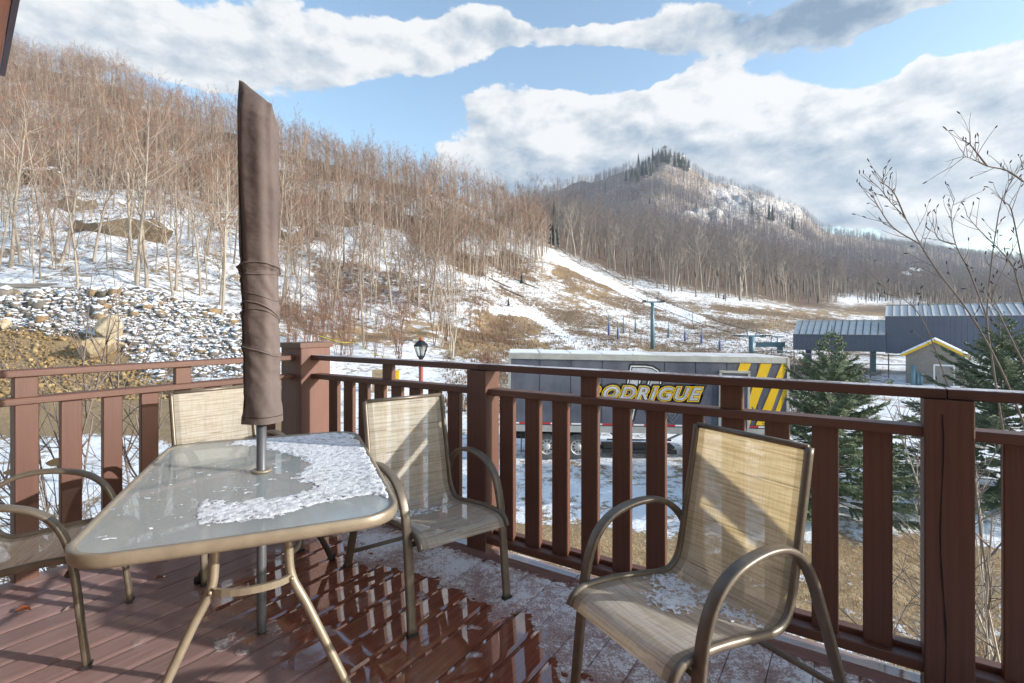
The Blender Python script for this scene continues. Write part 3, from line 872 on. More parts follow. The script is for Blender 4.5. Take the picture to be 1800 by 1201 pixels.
ZZ = ZZ + np.clip(cliff, 0, 1) * (np.abs(vnoise(XX / 16.0, YY / 24.0, 71) - 0.5) * 22 + (fbm(XX / 9, YY / 9, 3, 73) - 0.5) * 12)
V = np.stack([XX, YY, ZZ], -1).reshape(-1, 3)
idx = np.arange(nK * nY).reshape(nK, nY)
Q = np.stack([idx[:-1, :-1], idx[1:, :-1], idx[1:, 1:], idx[:-1, 1:]], -1).reshape(-1, 4)
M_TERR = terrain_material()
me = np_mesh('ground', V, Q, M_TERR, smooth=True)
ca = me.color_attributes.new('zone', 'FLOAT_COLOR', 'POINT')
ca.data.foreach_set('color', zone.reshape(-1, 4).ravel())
link('ground', me, kind='structure', label='snow dusted valley floor and hillsides rising to a rocky peak')
# the yard goes on beneath and behind the deck
mb = MB()
mb.add([(-300, -120, GZ), (300, -120, GZ), (300, 6, GZ), (-300, 6, GZ)], [(0, 1, 2, 3)])
yo = mb.mesh('yard', M_TERR)
ya = yo.color_attributes.new('zone', 'FLOAT_COLOR', 'POINT')
ya.data.foreach_set('color', [0.9, 0, 0, 0] * 4)
link('yard', yo, kind='structure', label='dry grass yard with thin snow below the deck')

# ------------------------------------------------------------------ bare trees
def ortho(d):
    u = d.cross(Vector((0, 0, 1)))
    if u.length < 1e-3:
        u = Vector((1, 0, 0))
    u.normalize()
    return u, d.cross(u).normalized()


def limb(rnd, start, direc, length, r0, r1, segs, sides, V, T, up=0.25, wob=0.18):
    """a tapering bent limb; returns its axis points and directions."""
    p, d = Vector(start), Vector(direc).normalized()
    pts, rr = [p.copy()], [r0]
    for i in range(segs):
        d = (d + Vector((rnd.uniform(-wob, wob), rnd.uniform(-wob, wob), rnd.uniform(-wob, wob) * 0.5 + up * 0.3))).normalized()
        p = p + d * (length / segs)
        pts.append(p.copy())
        rr.append(r0 + (r1 - r0) * (i + 1) / segs)
    o = len(V)
    for i, q in enumerate(pts):
        t = (pts[min(i + 1, segs)] - pts[max(i - 1, 0)]).normalized()
        u, w = ortho(t)
        for k in range(sides):
            a = 2 * math.pi * k / sides
            V.append(q + (u * math.cos(a) + w * math.sin(a)) * rr[i])
    for i in range(segs):
        for k in range(sides):
            a, b = o + i * sides + k, o + i * sides + (k + 1) % sides
            T += [(a, b, b + sides), (a, b + sides, a + sides)]
    return pts, rr


def spike(rnd, p, d, length, r, V, T):
    u, w = ortho(d)
    o = len(V)
    tip = p + d * length
    for k in range(3):
        a = 2.0944 * k
        V.append(p + (u * math.cos(a) + w * math.sin(a)) * r)
    V.append(tip)
    T += [(o, o + 1, o + 3), (o + 1, o + 2, o + 3), (o + 2, o, o + 3)]


def rdir(rnd, axis, ang):
    u, w = ortho(axis)
    a = rnd.uniform(0, 2 * math.pi)
    return (axis * math.cos(ang) + (u * math.cos(a) + w * math.sin(a)) * math.sin(ang)).normalized()


def tree_data(seed, H=14.0, r=0.15, nlimb=15, sub=4, twig=4, clear=0.38, lean=0.05, twr=0.009, detail=True):
    """trunk and crown of a leafless tree, as vertex and triangle lists."""
    rnd = random.Random(seed)
    TV, TT, CV, CT, CM = [], [], [], [], []

    def mark(v):
        CM.extend([v] * (len(CT) - len(CM)))
    pts, rr = limb(rnd, (0, 0, -0.4), (rnd.uniform(-lean, lean), rnd.uniform(-lean, lean), 1), H, r * 1.25, r * 0.12, 9 if detail else 4, 6 if detail else 3, TV, TT, 0.25, 0.07)

    def along(t):
        f = t * (len(pts) - 1)
        i = min(int(f), len(pts) - 2)
        return pts[i].lerp(pts[i + 1], f - i), (pts[i + 1] - pts[i]).normalized(), rr[i] + (rr[i + 1] - rr[i]) * (f - i)
    for i in range(nlimb):
        t = clear + (0.97 - clear) * (i + rnd.random()) / nlimb
        p, d, rad = along(t)
        L = H * (0.36 - 0.22 * (t - clear) / (1 - clear)) * rnd.uniform(0.7, 1.25)
        dd = rdir(rnd, d, R(rnd.uniform(28, 58)))
        if detail:
            lp, lr = limb(rnd, p, dd, L, max(rad * 0.55, 0.02), 0.012, 4, 4, CV, CT, 0.3, 0.2)
        else:
            spike(rnd, p, dd, L, max(rad * 0.55, 0.03), CV, CT)
            lp = [p, p + dd * L * 0.5, p + dd * L]
        mark(0)
        for j in range(sub):
            f = rnd.uniform(0.25, 1.0) * (len(lp) - 1)
            q = min(int(f), len(lp) - 2)
            b = lp[q].lerp(lp[q + 1], f - q)
            bd = rdir(rnd, (lp[q + 1] - lp[q]).normalized(), R(rnd.uniform(20, 50)))
            bd = (bd + Vector((0, 0, 0.35))).normalized()
            BL = L * rnd.uniform(0.25, 0.5)
            if detail:
                bp, _ = limb(rnd, b, bd, BL, 0.018, 0.008, 2, 3, CV, CT, 0.3, 0.2)
            else:
                spike(rnd, b, bd, BL, 0.022, CV, CT)
                bp = [b, b + bd * BL]
            mark(1)
            for k in range(twig):
                f = rnd.uniform(0.2, 1.0) * (len(bp) - 1)
                q = min(int(f), len(bp) - 2)
                w = bp[q].lerp(bp[q + 1], f - q)
                wd = (rdir(rnd, (bp[q + 1] - bp[q]).normalized(), R(rnd.uniform(15, 50))) + Vector((0, 0, 0.2))).normalized()
                spike(rnd, w, wd, rnd.uniform(0.4, 1.1), twr, CV, CT)
            mark(1)
    mark(1)
    return TV, TT, CV, CT, CM


def arr(V, T):
    return np.array([tuple(v) for v in V], np.float32), np.array(T, np.int32)


def tree_meshes(seed, bark, twigs, **kw):
    TV, TT, CV, CT, CM = tree_data(seed, **kw)
    return np_mesh('trunk', *arr(TV, TT), bark, smooth=True), np_mesh('crown', *arr(CV, CT), [bark, twigs], CM)


class Forest:
    """many small trees joined into one mass."""
    def __init__(s):
        s.V, s.T, s.M, s.n = [], [], [], 0

    def add(s, tv, p, rz, sc_):
        V, T, M = tv
        c, q = math.cos(rz), math.sin(rz)
        W = np.empty_like(V)
        W[:, 0] = (V[:, 0] * c - V[:, 1] * q) * sc_ + p[0]
        W[:, 1] = (V[:, 0] * q + V[:, 1] * c) * sc_ + p[1]
        W[:, 2] = V[:, 2] * sc_ + p[2]
        s.V.append(W)
        s.T.append(T + s.n)
        s.M.append(M)
        s.n += len(V)

    def build(s, name, mats, label):
        me = np_mesh(name, np.concatenate(s.V), np.concatenate(s.T), mats, np.concatenate(s.M))
        return link(name, me, kind='stuff', label=label)


def far_tree(seed, **kw):
    TV, TT, CV, CT, CM = tree_data(seed, detail=False, **kw)
    a, t = arr(TV, TT)
    b, u = arr(CV, CT)
    return np.concatenate([a, b]), np.concatenate([t, u + len(a)]), np.concatenate([np.zeros(len(t), np.int32), np.array(CM, np.int32)])


# trees one can tell apart at the foot of the left hill
NEARV = [tree_meshes(100 + i, M_BARKL, M_TWIGL, H=h, r=rr_, nlimb=n, clear=c, lean=l) for i, (h, rr_, n, c, l) in enumerate(
    [(10, .07, 16, .18, .22), (17.5, .16, 15, .5, .04), (13, .10, 20, .22, .12), (12.5, .12, 13, .38, .25), (15, .15, 17, .30, .08), (13.5, .13, 15, .34, .12), (16.5, .17, 18, .36, .06), (12, .10, 14, .26, .16), (14, .12, 15, .40, .09), (11, .085, 12, .24, .2), (15.5, .14, 16, .42, .07)])]
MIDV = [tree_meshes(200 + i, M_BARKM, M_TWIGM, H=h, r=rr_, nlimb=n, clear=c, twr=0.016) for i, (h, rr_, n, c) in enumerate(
    [(17, .17, 17, .42), (15, .15, 16, .46), (18, .19, 18, .4), (14, .13, 15, .38)])]
MIDB = [tree_meshes(230 + i, M_BIRCH, M_BIRCH, H=16, r=.14, nlimb=12, clear=.45, twr=0.014) for i in range(2)]
used_xy = []
tree_count = 0


def put_tree(var, p, s, rz, label, group, name='bare_tree', cat='tree'):
    global tree_count
    r = thing(name, label, cat, p, rz, group, scale=s)
    link('trunk', var[0], r)
    link('crown', var[1], r)
    tree_count += 1
    used_xy.append((p[0], p[1]))
    return r


# the trunks that stand out in the photograph: foot pixel, crown-top row, how the label tells it from its neighbours
NAMED = [(137, 505, 160, 'pale trunk rising behind the left end of the stone heap'), (240, 503, 150, 'tall pale tree behind the middle of the stone heap'),
         (163, 462, 170, 'pale straight tree just above the heap, left of the tallest pair'), (105, 462, 150, 'pale tree forking low on the slope at the far left'),
         (78, 420, 130, 'slim pale tree beside the upper ledge at the far left'), (230, 450, 120, 'pale tree in front of the lower dark ledge'),
         (258, 508, 215, 'leaning pale tree at the right end of the lower dark ledge'), (310, 512, 235, 'tan tree leaning right at the heap crest'),
         (352, 520, 250, 'bent tan tree leaning over the heap behind the umbrella'), (388, 560, 195, 'thick tan trunk beside the umbrella cover'),
         (18, 470, 120, 'pale tree at the left edge of the picture'), (545, 470, 245, 'tan tree rising just right of the umbrella cover'),
         (640, 610, 395, 'lone pale trunk behind the corner post'), (735, 540, 300, 'forked brown tree on the slope above the lantern'),
         (755, 545, 310, 'pale trunk of the forked pair above the lantern'), (655, 500, 300, 'tan tree above the thicket')]
for i, (px, py, top, lab) in enumerate(NAMED):
    p = ray_ground(px, py, 30)
    var = NEARV[i % len(NEARV)]
    Hm = max(v.co.z for v in var[1].vertices)
    want = (py - top) / F * p.y
    put_tree(var, p, min(max(want / Hm, 0.55), 1.5), random.uniform(0, 6.28), 'bare ' + lab, 'bare trees at the foot of the left hill')

# the rest of the left hill, nearest first
cand = []
tries = RNG.uniform(0, 1, (60000, 3))
for u, v, w in tries:
    Y = math.sqrt(46 ** 2 + (212 ** 2 - 46 ** 2) * v)
    k = -1.12 + 1.24 * u
    cand.append((Y, k, w))
cand = np.array(cand)
cx_, cy_ = cand[:, 1] * cand[:, 0], cand[:, 0]
cz_ = height(cx_, cy_)
cpx, cpy = pxy(cx_, cy_, cz_)
edge = np.interp(cpx, [-200, 0, 200, 420, 520, 600, 800, 860, 960, 1010], [51, 51, 53, 52, 50, 52, 66, 96, 126, 400])
dens_ = (0.022 + 0.016 * ramp(cpx, 430, 520)) + 0.095 * ramp(cy_, 85, 135)
ridge = np.interp(cpx, [-200, 0, 200, 420, 600, 800, 960, 1000], [218, 218, 210, 178, 168, 168, 190, 190])
keep = (cy_ > edge) & (cy_ < ridge) & (cand[:, 2] < dens_ * np.where(cy_ < 75, 0.75, 1.0))
sel = np.stack([cx_[keep], cy_[keep], cz_[keep]], -1)
sel = sel[np.argsort(sel[:, 1])]
lefts = Forest()
FARV = [far_tree(300 + i, H=h, r=.12, nlimb=10, sub=3, twig=3, clear=.38, twr=0.020) for i, h in enumerate((12, 13.5, 11, 14.5, 12.5, 10))]
N_IND = 186
for i, p in enumerate(sel):
    s = random.choice((random.uniform(0.4, 0.7), random.uniform(0.62, 0.95), random.uniform(0.75, 1.08)))
    if i < N_IND:
        tx, ty = pxy(p[0], p[1], p[2])
        side = np.interp(tx, [0, 90, 180, 300, 425, 490, 600, 700, 800], range(9))
        where = ['beyond the left picture edge', 'above the gravel at far left', 'above the two boulders', 'above the middle of the stone heap', 'just left of the umbrella cover', 'hidden behind the umbrella cover',
                 'just right of the umbrella cover', 'above the corner post', 'above the lantern', 'at its right end'][min(int(np.searchsorted([0, 90, 180, 300, 425, 490, 600, 700, 800], tx)), 9)]
        row = 'lowest row' if p[1] < 60 else ('second row' if p[1] < 72 else 'upper row')
        put_tree(random.choice(NEARV), p, s, random.uniform(0, 6.28), 'bare pale tree in %s of hillside wood, %s' % (row, where), 'bare trees on the left hillside')
    else:
        lefts.add(random.choice(FARV), p, random.uniform(0, 6.28), s)
lefts.build('hillside_forest', [M_BARKL, M_TWIGL], 'dense russet wood of bare trees covering the left hill up to its ridge')

# the grey wood beyond the ski slope and up the mountain
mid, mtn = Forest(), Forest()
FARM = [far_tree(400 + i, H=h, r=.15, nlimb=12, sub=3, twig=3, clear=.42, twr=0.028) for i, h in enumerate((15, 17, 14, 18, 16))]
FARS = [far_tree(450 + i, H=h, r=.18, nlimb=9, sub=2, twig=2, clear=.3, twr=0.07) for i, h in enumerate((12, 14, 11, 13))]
n = 26000
Yc = np.sqrt(130 ** 2 + (560 ** 2 - 130 ** 2) * RNG.uniform(0, 1, n))
kc = RNG.uniform(0.02, 1.12, n)
zc = height(kc * Yc, Yc)
pc, rc = pxy(kc * Yc, Yc, zc)
med = np.interp(pc, [920, 960, 1000, 1100, 1250, 1400, 1480, 1560, 1700, 1900], [160, 152, 150, 142, 137, 160, 200, 232, 235, 240])
cov = np.clip(np.exp(-(((pc - 1285) / 42) ** 2 + ((rc - 352) / 26) ** 2)) + np.exp(-(((pc - 1375) / 46) ** 2 + ((rc - 370) / 22) ** 2)), 0, 1)
keep = (Yc > med) & (RNG.uniform(0, 1, n) < np.where(Yc < 330, 0.22, 0.30) * (1 - 0.8 * cov))
sel = np.stack([kc[keep] * Yc[keep], Yc[keep], zc[keep]], -1)
sel = sel[np.argsort(sel[:, 1])]
for i, p in enumerate(sel):
    s = random.uniform(0.8, 1.2)
    rz = random.uniform(0, 6.28)
    if i < 90:
        tx = pxy(p[0], p[1], p[2])[0]
        where = ['at the top of the ski slope', 'up the slope left of the lift tower', 'above the lift tower', 'above the pale slope posts', 'above the bullwheel mast', 'above the lift station'][int(np.searchsorted([1010, 1100, 1190, 1290, 1390], tx))]
        if random.random() < 0.14:
            put_tree(random.choice(MIDB), p, s, rz, 'white barked bare tree in the wood ' + where, 'bare trees along the ski slope')
        else:
            put_tree(random.choice(MIDV), p, s, rz, 'grey brown bare tree at the wood edge ' + where, 'bare trees along the ski slope')
    elif p[1] < 330:
        mid.add(random.choice(FARM), p, rz, s)
    else:
        mtn.add(random.choice(FARS), p, rz, s)
n = 30000
Yc = np.sqrt(520 ** 2 + (980 ** 2 - 520 ** 2) * RNG.uniform(0, 1, n))
kc = RNG.uniform(0.04, 1.08, n)
zc = height(kc * Yc, Yc)
pc, rc = pxy(kc * Yc, Yc, zc)
cov = np.clip(np.exp(-(((pc - 1285) / 42) ** 2 + ((rc - 352) / 26) ** 2)) + np.exp(-(((pc - 1375) / 46) ** 2 + ((rc - 370) / 22) ** 2)), 0, 1)
lim = np.where(pc < 1470, 735, 980)
keep = (Yc < lim) & (RNG.uniform(0, 1, n) < 0.30 * (1 - 0.8 * cov))
for x, y, z in np.stack([kc[keep] * Yc[keep], Yc[keep], zc[keep]], -1):
    mtn.add(random.choice(FARS), (x, y, z), random.uniform(0, 6.28), random.uniform(0.7, 1.1))
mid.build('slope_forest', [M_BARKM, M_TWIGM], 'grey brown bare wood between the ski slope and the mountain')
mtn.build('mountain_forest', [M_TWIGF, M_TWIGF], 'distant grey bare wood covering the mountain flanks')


# ------------------------------------------------------------------ conifers
def far_conifer(seed, H=9.0, W=2.4, tiers=9):
    rnd = random.Random(seed)
    V, T = [], []
    for i in range(tiers):
        t = i / tiers
        z0 = H * (0.06 + 0.94 * t)
        rad = W * 0.5 * (1 - t) ** 0.8 + 0.08
        o = len(V)
        n_ = 7
        V.append(Vector((0, 0, z0 + H * 1.5 / tiers)))
        for k in range(2 * n_):
            a = math.pi * k / n_ + rnd.random() * 0.3
            q = rad * (rnd.uniform(0.75, 1.15) if k % 2 == 0 else rnd.uniform(0.35, 0.55))
            V.append(Vector((q * math.cos(a), q * math.sin(a), z0 - (0.3 if k % 2 == 0 else 0) * H / tiers)))
        for k in range(2 * n_):
            T.append((o, o + 1 + k, o + 1 + (k + 1) % (2 * n_)))
    return arr(V, T)


CONV = [np_mesh('foliage', *far_conifer(500 + i, h, w), M_FARCON) for i, (h, w) in enumerate(((12, 4.2), (14, 4.6), (10, 4.0)))]
trunk_small = MB().tube([(0, 0, -0.5), (0, 0, 5)], 0.18, 6, True, [1, 0.6]).mesh('trunk', M_BARKM)
con_spots = []
for px, py, s in ((1224, 372, .9), (1322, 380, 1.3), (1358, 390, 1.7), (1352, 388, 1.3), (1397, 388, 1.0), (1064, 340, 1.0), (1085, 352, .8), (1206, 370, .6), (1393, 405, 1.2),
                  (1248, 345, .7), (1270, 318, .6), (1330, 318, .6), (1142, 360, .6), (1188, 388, .6), (1303, 398, .8), (1275, 402, .7)):
    con_spots.append((px, py, s, 'dark conifer standing alone on the rocky mountain flank', 'conifers dotted over the mountain flank'))
for i in range(84):
    a = random.random()
    px = 1102 + 108 * a ** 0.8 + random.uniform(-4, 4)
    top = np.interp(px, [1100, 1135, 1168, 1215], [300, 279, 270, 284])
    con_spots.append((px, top + random.uniform(7, 36) * (1 if px < 1150 else 0.6), random.uniform(0.8, 1.35), 'dark conifer crowded with others on the mountain top', 'conifers on the mountain top'))
for px, py, s, lab, grp in con_spots:
    p = ray_ground(px, py, 330)
    r = thing('conifer', lab, 'tree', p, random.uniform(0, 6), grp, scale=s)
    link('foliage', random.choice(CONV), r)
    link('trunk', trunk_small, r)
# the lookout pine that breaks the summit line
p = ray_ground(1168, 276, 330)
r = thing('summit_tree', 'flat topped tree standing tallest on the mountain summit', 'tree', p)
MB().tube([(0, 0, -1), (0.4, 0, 6), (0, 0, 11)], 0.35, 6, True, [1, .7, .5]).build('trunk', M_BARKM, r)
rn_ = random.Random(5)
V, T = [], []
for i in range(170):
    d = Vector((rn_.gauss(0, 1), rn_.gauss(0, 1), rn_.gauss(0, .5)))
    c = Vector((0, 0, 12.5)) + d * 1.7
    o = len(V)
    for k in range(3):
        V.append(c + Vector((rn_.uniform(-.8, .8), rn_.uniform(-.8, .8), rn_.uniform(-.5, .5))))
    T.append((o, o + 1, o + 2))
link('crown', np_mesh('crown', *arr(V, T), M_FARCON), r)


def spruce_data(seed, H, W, dens=1.0):
    """needle sprays on whorled boughs; real branch structure, open between the tiers."""
    rnd = random.Random(seed)
    BV, BT, NV, NT_ = [], [], [], []
    limb(rnd, (0, 0, -0.3), (0, 0, 1), H + 0.2, 0.012 * H + 0.02, 0.008, 8, 6, BV, BT, 0.3, 0.015)

    def spray(p, d, L, w):
        """one shoot: a dark stem with rows of needles."""
        d = d.normalized()
        u, v = ortho(d)
        n_ = max(4, int(L / 0.028))
        for i in range(n_):
            t = i / n_
            c = p + d * (L * t)
            for sg in range(4):
                a = rnd.uniform(0, 6.28)
                nd_ = (d * rnd.uniform(0.5, 0.9) + (u * math.cos(a) + v * math.sin(a)) * 1.0 + Vector((0, 0, .25))).normalized()
                q = nd_.cross(d)
                if q.length < 1e-3:
                    continue
                q = q.normalized() * w
                o = len(NV)
                NV.extend((c - q, c + q, c + nd_ * (0.062 if t < .8 else .045)))
                NT_.append((o, o + 1, o + 2))
    tiers = int(H / 0.23)
    for i in range(tiers):
        t = (i + 0.3) / tiers
        z = H * (0.04 + 0.95 * t)
        Lb = W * 0.5 * (1 - t) ** 0.85 * rnd.uniform(0.85, 1.12) + 0.06
        nb = rnd.choice((5, 6, 7)) if t < 0.85 else 4
        a0 = rnd.uniform(0, 6.28)
        for k in range(nb):
            a = a0 + 6.283 * k / nb + rnd.uniform(-.25, .25)
            L = Lb * rnd.uniform(0.72, 1.1)
            droop = -0.22 + 0.75 * t
            d = Vector((math.cos(a), math.sin(a), droop)).normalized()
            pts, _ = limb(rnd, (0, 0, z), d, L, 0.012 + 0.008 * (1 - t), 0.004, 4, 3, BV, BT, 0.32, 0.07)
            nsh = max(3, int(L / 0.085 * dens))
            for j in range(nsh):
                f = (0.18 + 0.82 * (j + rnd.random()) / nsh) * 4
                q = min(int(f), 3)
                c = pts[q].lerp(pts[q + 1], f - q)
                ax = (pts[q + 1] - pts[q]).normalized()
                side = ax.cross(Vector((0, 0, 1))).normalized() * (1 if j % 2 else -1)
                sd = (ax * 0.75 + side * rnd.uniform(0.4, 0.9) + Vector((0, 0, rnd.uniform(-.28, .15)))).normalized()
                sl = L * 0.34 * (1 - 0.55 * f / 4) * rnd.uniform(0.7, 1.2) + 0.05
                spray(c, sd, min(sl, 0.5), 0.016)
            spray(pts[3], (pts[4] - pts[3]), (pts[4] - pts[3]).length + 0.08, 0.011)
    spray(Vector((0, 0, H * 0.96)), Vector((0, 0, 1)), H * 0.05 + 0.1, 0.011)
    return BV, BT, NV, NT_


def spruce(seed, H, W, loc, rz, label, dens=1.0):
    BV, BT, NV, NT_ = spruce_data(seed, H, W, dens)
    r = thing('spruce_tree', label, 'tree', loc, rz)
    link('trunk', np_mesh('trunk', *arr(BV, BT), M_BARKM), r)
    link('foliage', np_mesh('foliage', *arr(NV, NT_), M_NEEDLE), r)
    return r


def at_ground(px, Y, dz=0.0):
    X = (px - 900) / F * Y
    return Vector((X, Y, float(height(X, Y)) + dz))


spruce(1, 5.0, 5.4, at_ground(1462, 14.4), 0.4, 'dark green spruce with thin top standing in front of the trailer end', 1.5)
spruce(2, 5.5, 6.6, at_ground(1765, 15.5), 1.7, 'broad yellowish green spruce behind the bare alder stems', 1.5)
for px, py, s, lab in ((917, 500, 2.6, 'small green conifer on the snowy bank below the wood'), (894, 538, 1.5, 'tiny yellow green conifer seedling on the snowy bank'), (1272, 527, 1.7, 'small dark conifer at the edge of the grey wood')):
    p = ray_ground(px, py, 30)
    r = thing('young_conifer', lab, 'tree', p, 0.3, scale=s / 10)
    link('foliage', CONV[2], r)
    link('trunk', trunk_small, r)
p = ray_ground(974, 432, 60)
r = thing('pine_tree', 'dark pine among bare trees at the top of the ski slope', 'tree', p, 0.6, scale=1.15)
link('foliage', CONV[0], r)
link('trunk', trunk_small, r)


# ------------------------------------------------------------------ shrubs, saplings, grass
def shrub_data(seed, H, stems, spread, twigs=5, sub=6, r=0.014, twr=0.004, up=0.25):
    rnd = random.Random(seed)
    SV, ST, TV, TT = [], [], [], []
    for i in range(stems):
        a = rnd.uniform(0, 6.28)
        d = Vector((math.cos(a) * spread, math.sin(a) * spread, 1)) * 1
        h = H * rnd.uniform(0.65, 1.1)
        pts, _ = limb(rnd, (rnd.uniform(-.12, .12), rnd.uniform(-.12, .12), -0.1), d, h, r * rnd.uniform(.7, 1.2), r * 0.3, 6, 5, SV, ST, up, 0.16)
        for j in range(sub):
            f = rnd.uniform(0.3, 1.0) * 6
            q = min(int(f), 5)
            b = pts[q].lerp(pts[q + 1], f - q)
            bd = rdir(rnd, (pts[q + 1] - pts[q]).normalized(), R(rnd.uniform(20, 55)))
            bp, _ = limb(rnd, b, bd, h * rnd.uniform(.15, .32), r * 0.4, r * 0.15, 3, 3, TV, TT, up, 0.25)
            for k in range(twigs):
                f2 = rnd.uniform(0.15, 1.0) * 3
                q2 = min(int(f2), 2)
                w = bp[q2].lerp(bp[q2 + 1], f2 - q2)
                spike(rnd, w, rdir(rnd, (bp[q2 + 1] - bp[q2]).normalized(), R(rnd.uniform(15, 55))), h * rnd.uniform(.05, .13), twr, TV, TT)
    return SV, ST, TV, TT


def shrub_meshes(seed, m1, m2, **kw):
    SV, ST, TV, TT = shrub_data(seed, **kw)
    return np_mesh('stem', *arr(SV, ST), m1, smooth=True), np_mesh('twigs', *arr(TV, TT), m2)


SAP = [shrub_meshes(600 + i, M_TWIGL, M_TWIGL, H=h, stems=n, spread=.14, twigs=4, sub=7, r=.03, twr=.010) for i, (h, n) in enumerate(((6, 5), (5, 7), (7, 4), (4.5, 8)))]
for i in range(64):
    px = random.choice((random.uniform(485, 720), random.uniform(590, 850), random.uniform(485, 620)))
    py = random.uniform(545, 640) if px < 740 else random.uniform(540, 610)
    p = ray_ground(px, py, 30)
    s = random.choice(SAP)
    r = thing('sapling_clump', 'thin russet saplings in the thicket ' + ['between umbrella cover and corner post', 'straight behind the corner post', 'between corner post and tan crate', 'around the tan crate and lantern', 'right of the lantern'][int(np.searchsorted([510, 575, 640, 730], px))], 'sapling', p, random.uniform(0, 6), 'sapling clumps in the thicket', scale=random.uniform(.55, 1.0))
    link('stem', s[0], r)
    link('twigs', s[1], r)
BIR = [shrub_meshes(640 + i, M_BIRCH, M_BIRCH, H=9.5, stems=n, spread=.2, twigs=4, sub=7, r=.05, twr=.011) for i, n in enumerate((5, 4))]
for i, (px, py, s, lab) in enumerate(((797, 632, .95, 'white stemmed birch clump leaning right beside the lantern'), (700, 640, .72, 'brown grey clump of thin stems left of the lantern'), (775, 610, .8, 'pale birch clump just behind the lantern'))):
    p = ray_ground(px, py, 20)
    v = BIR[i % 2] if i != 1 else SAP[1]
    r = thing('birch_clump', lab, 'birch', p, i * 1.3, scale=s * (1 if i != 1 else 1.7))
    link('stem', v[0], r)
    link('twigs', v[1], r)
# leafless bush against the left railing
BUSH = [shrub_meshes(660 + i, M_DARKTWIG, M_DARKTWIG, H=h, stems=n, spread=.30, twigs=7, sub=16, r=.022, twr=.0040, up=.10) for i, (h, n) in enumerate(((4.6, 9), (4.4, 8)))]
for i, (px, Y, zt, lab) in enumerate(((40, 4.4, .98, 'bare dark twigged bush outside the left end of the railing'), (165, 4.9, 1.0, 'bare dark twigged bush behind the second left baluster'), (285, 5.4, .98, 'bare bush with russet twigs behind the rear chair'),
                                      (640, 7.6, .72, 'bare bush showing between the balusters right of the corner post'), (880, 8.6, .5, 'thin bare shrub behind the middle post'))):
    p = Vector(((px - 900) / F * Y, Y, GZ))
    v = BUSH[i % 2]
    r = thing('bare_bush', lab, 'bush', p, i * 1.9, scale=zt)
    link('stem', v[0], r)
    link('twigs', v[1], r, kind='stuff')


def tufts(n, spots, hgt, mat, name, label, blades=5, w=0.012):
    V, T = [], []
    for (x, y, z) in spots:
        for b in range(blades):
            a = random.uniform(0, 6.28)
            h = hgt * random.uniform(.5, 1.2)
            d = Vector((math.cos(a) * .5, math.sin(a) * .5, 1)) * h
            c = Vector((x + random.uniform(-.12, .12), y + random.uniform(-.12, .12), z - 0.02))
            q = Vector((-math.sin(a), math.cos(a), 0)) * w
            o = len(V)
            V += [c - q, c + q, c + d]
            T.append((o, o + 1, o + 2))
    link(name, np_mesh(name, *arr(V, T), mat), kind='stuff', label=label)


def zone_spots(n, ch, ymin, ymax, thr=0.35, kmin=-1.1, kmax=1.1, p0=0.0):
    Y = np.exp(RNG.uniform(math.log(ymin), math.log(ymax), n))
    k = RNG.uniform(kmin, kmax, n)
    i = np.clip(np.searchsorted(GK, k), 0, nK - 1)
    j = np.clip(np.searchsorted(GY, Y), 0, nY - 1)
    zv = zone[i, j, ch]
    ok = RNG.uniform(0, 1, n) < np.where(zv > thr, zv, p0)
    Y, k = Y[ok], k[ok]
    X = k * Y
    return list(zip(X, Y, height(X, Y)))


tufts(0, zone_spots(9000, 0, 26, 130, .3), 0.55, M_STRAW, 'tawny_grass', 'tawny dry grass tufts on the ski slope', 5, .035)
tufts(0, zone_spots(9000, 0, 7.5, 14, .3, -.5), 0.10, M_STRAW, 'lawn_grass', 'short straw coloured lawn grass below the railing', 4, .008)
sp = zone_spots(26000, 0, 30, 140, 2.0, -.35, .75, .75)
ug = zone_spots(40000, 2, 47, 190, .3, -1.12, .06)
ug = [s_ for s_ in ug if 440 < 900 + F * s_[0] / s_[1] < 900 or s_[1] > 110]
tufts(0, ug[:13000], 1.25, M_TWIGL, 'undergrowth', 'russet undergrowth and brush among the trees of the left hill', 7, .014)
tufts(0, [s_ for s_ in sp if 780 < 900 + F * s_[0] / s_[1] < 1500 and s_[1] < 135], 0.34, M_WEED, 'slope_weeds', 'brown weed stalks poking through the snow of the ski slope', 3, .04)

# ------------------------------------------------------------------ stone heap, gravel, boulders, ledges
def rock_np(seed, n=13, flat=0.62):
    rnd = random.Random(seed)
    bm = bmesh.new()
    for i in range(n):
        d = Vector((rnd.gauss(0, 1), rnd.gauss(0, 1), rnd.gauss(0, 1))).normalized()
        bm.verts.new(Vector((d.x, d.y * .8, d.z * flat)) * rnd.uniform(.75, 1.05) * .5)
    bmesh.ops.convex_hull(bm, input=bm.verts)
    bmesh.ops.delete(bm, geom=[v for v in bm.verts if not v.link_faces], context='VERTS')
    bmesh.ops.triangulate(bm, faces=bm.faces)
    bm.verts.index_update()
    V = np.array([v.co[:] for v in bm.verts], np.float32)
    T = np.array([[v.index for v in f.verts] for f in bm.faces], np.int32)
    bm.free()
    return V, T


RK = [rock_np(700 + i, flat=f) for i, f in enumerate((.6, .5, .75, .4, .65, .55, .85, .45))]
RKM = [np_mesh('rock', v, t, M_ROCK) for v, t in RK]


def rot_np(V, rnd, s, tilt=.75):
    m = Matrix.Rotation(rnd.uniform(0, 6.28), 3, 'Z') @ Matrix.Rotation(rnd.gauss(0, tilt), 3, 'X') @ Matrix.Rotation(rnd.gauss(0, tilt), 3, 'Y')
    return V @ np.array(m).T * s


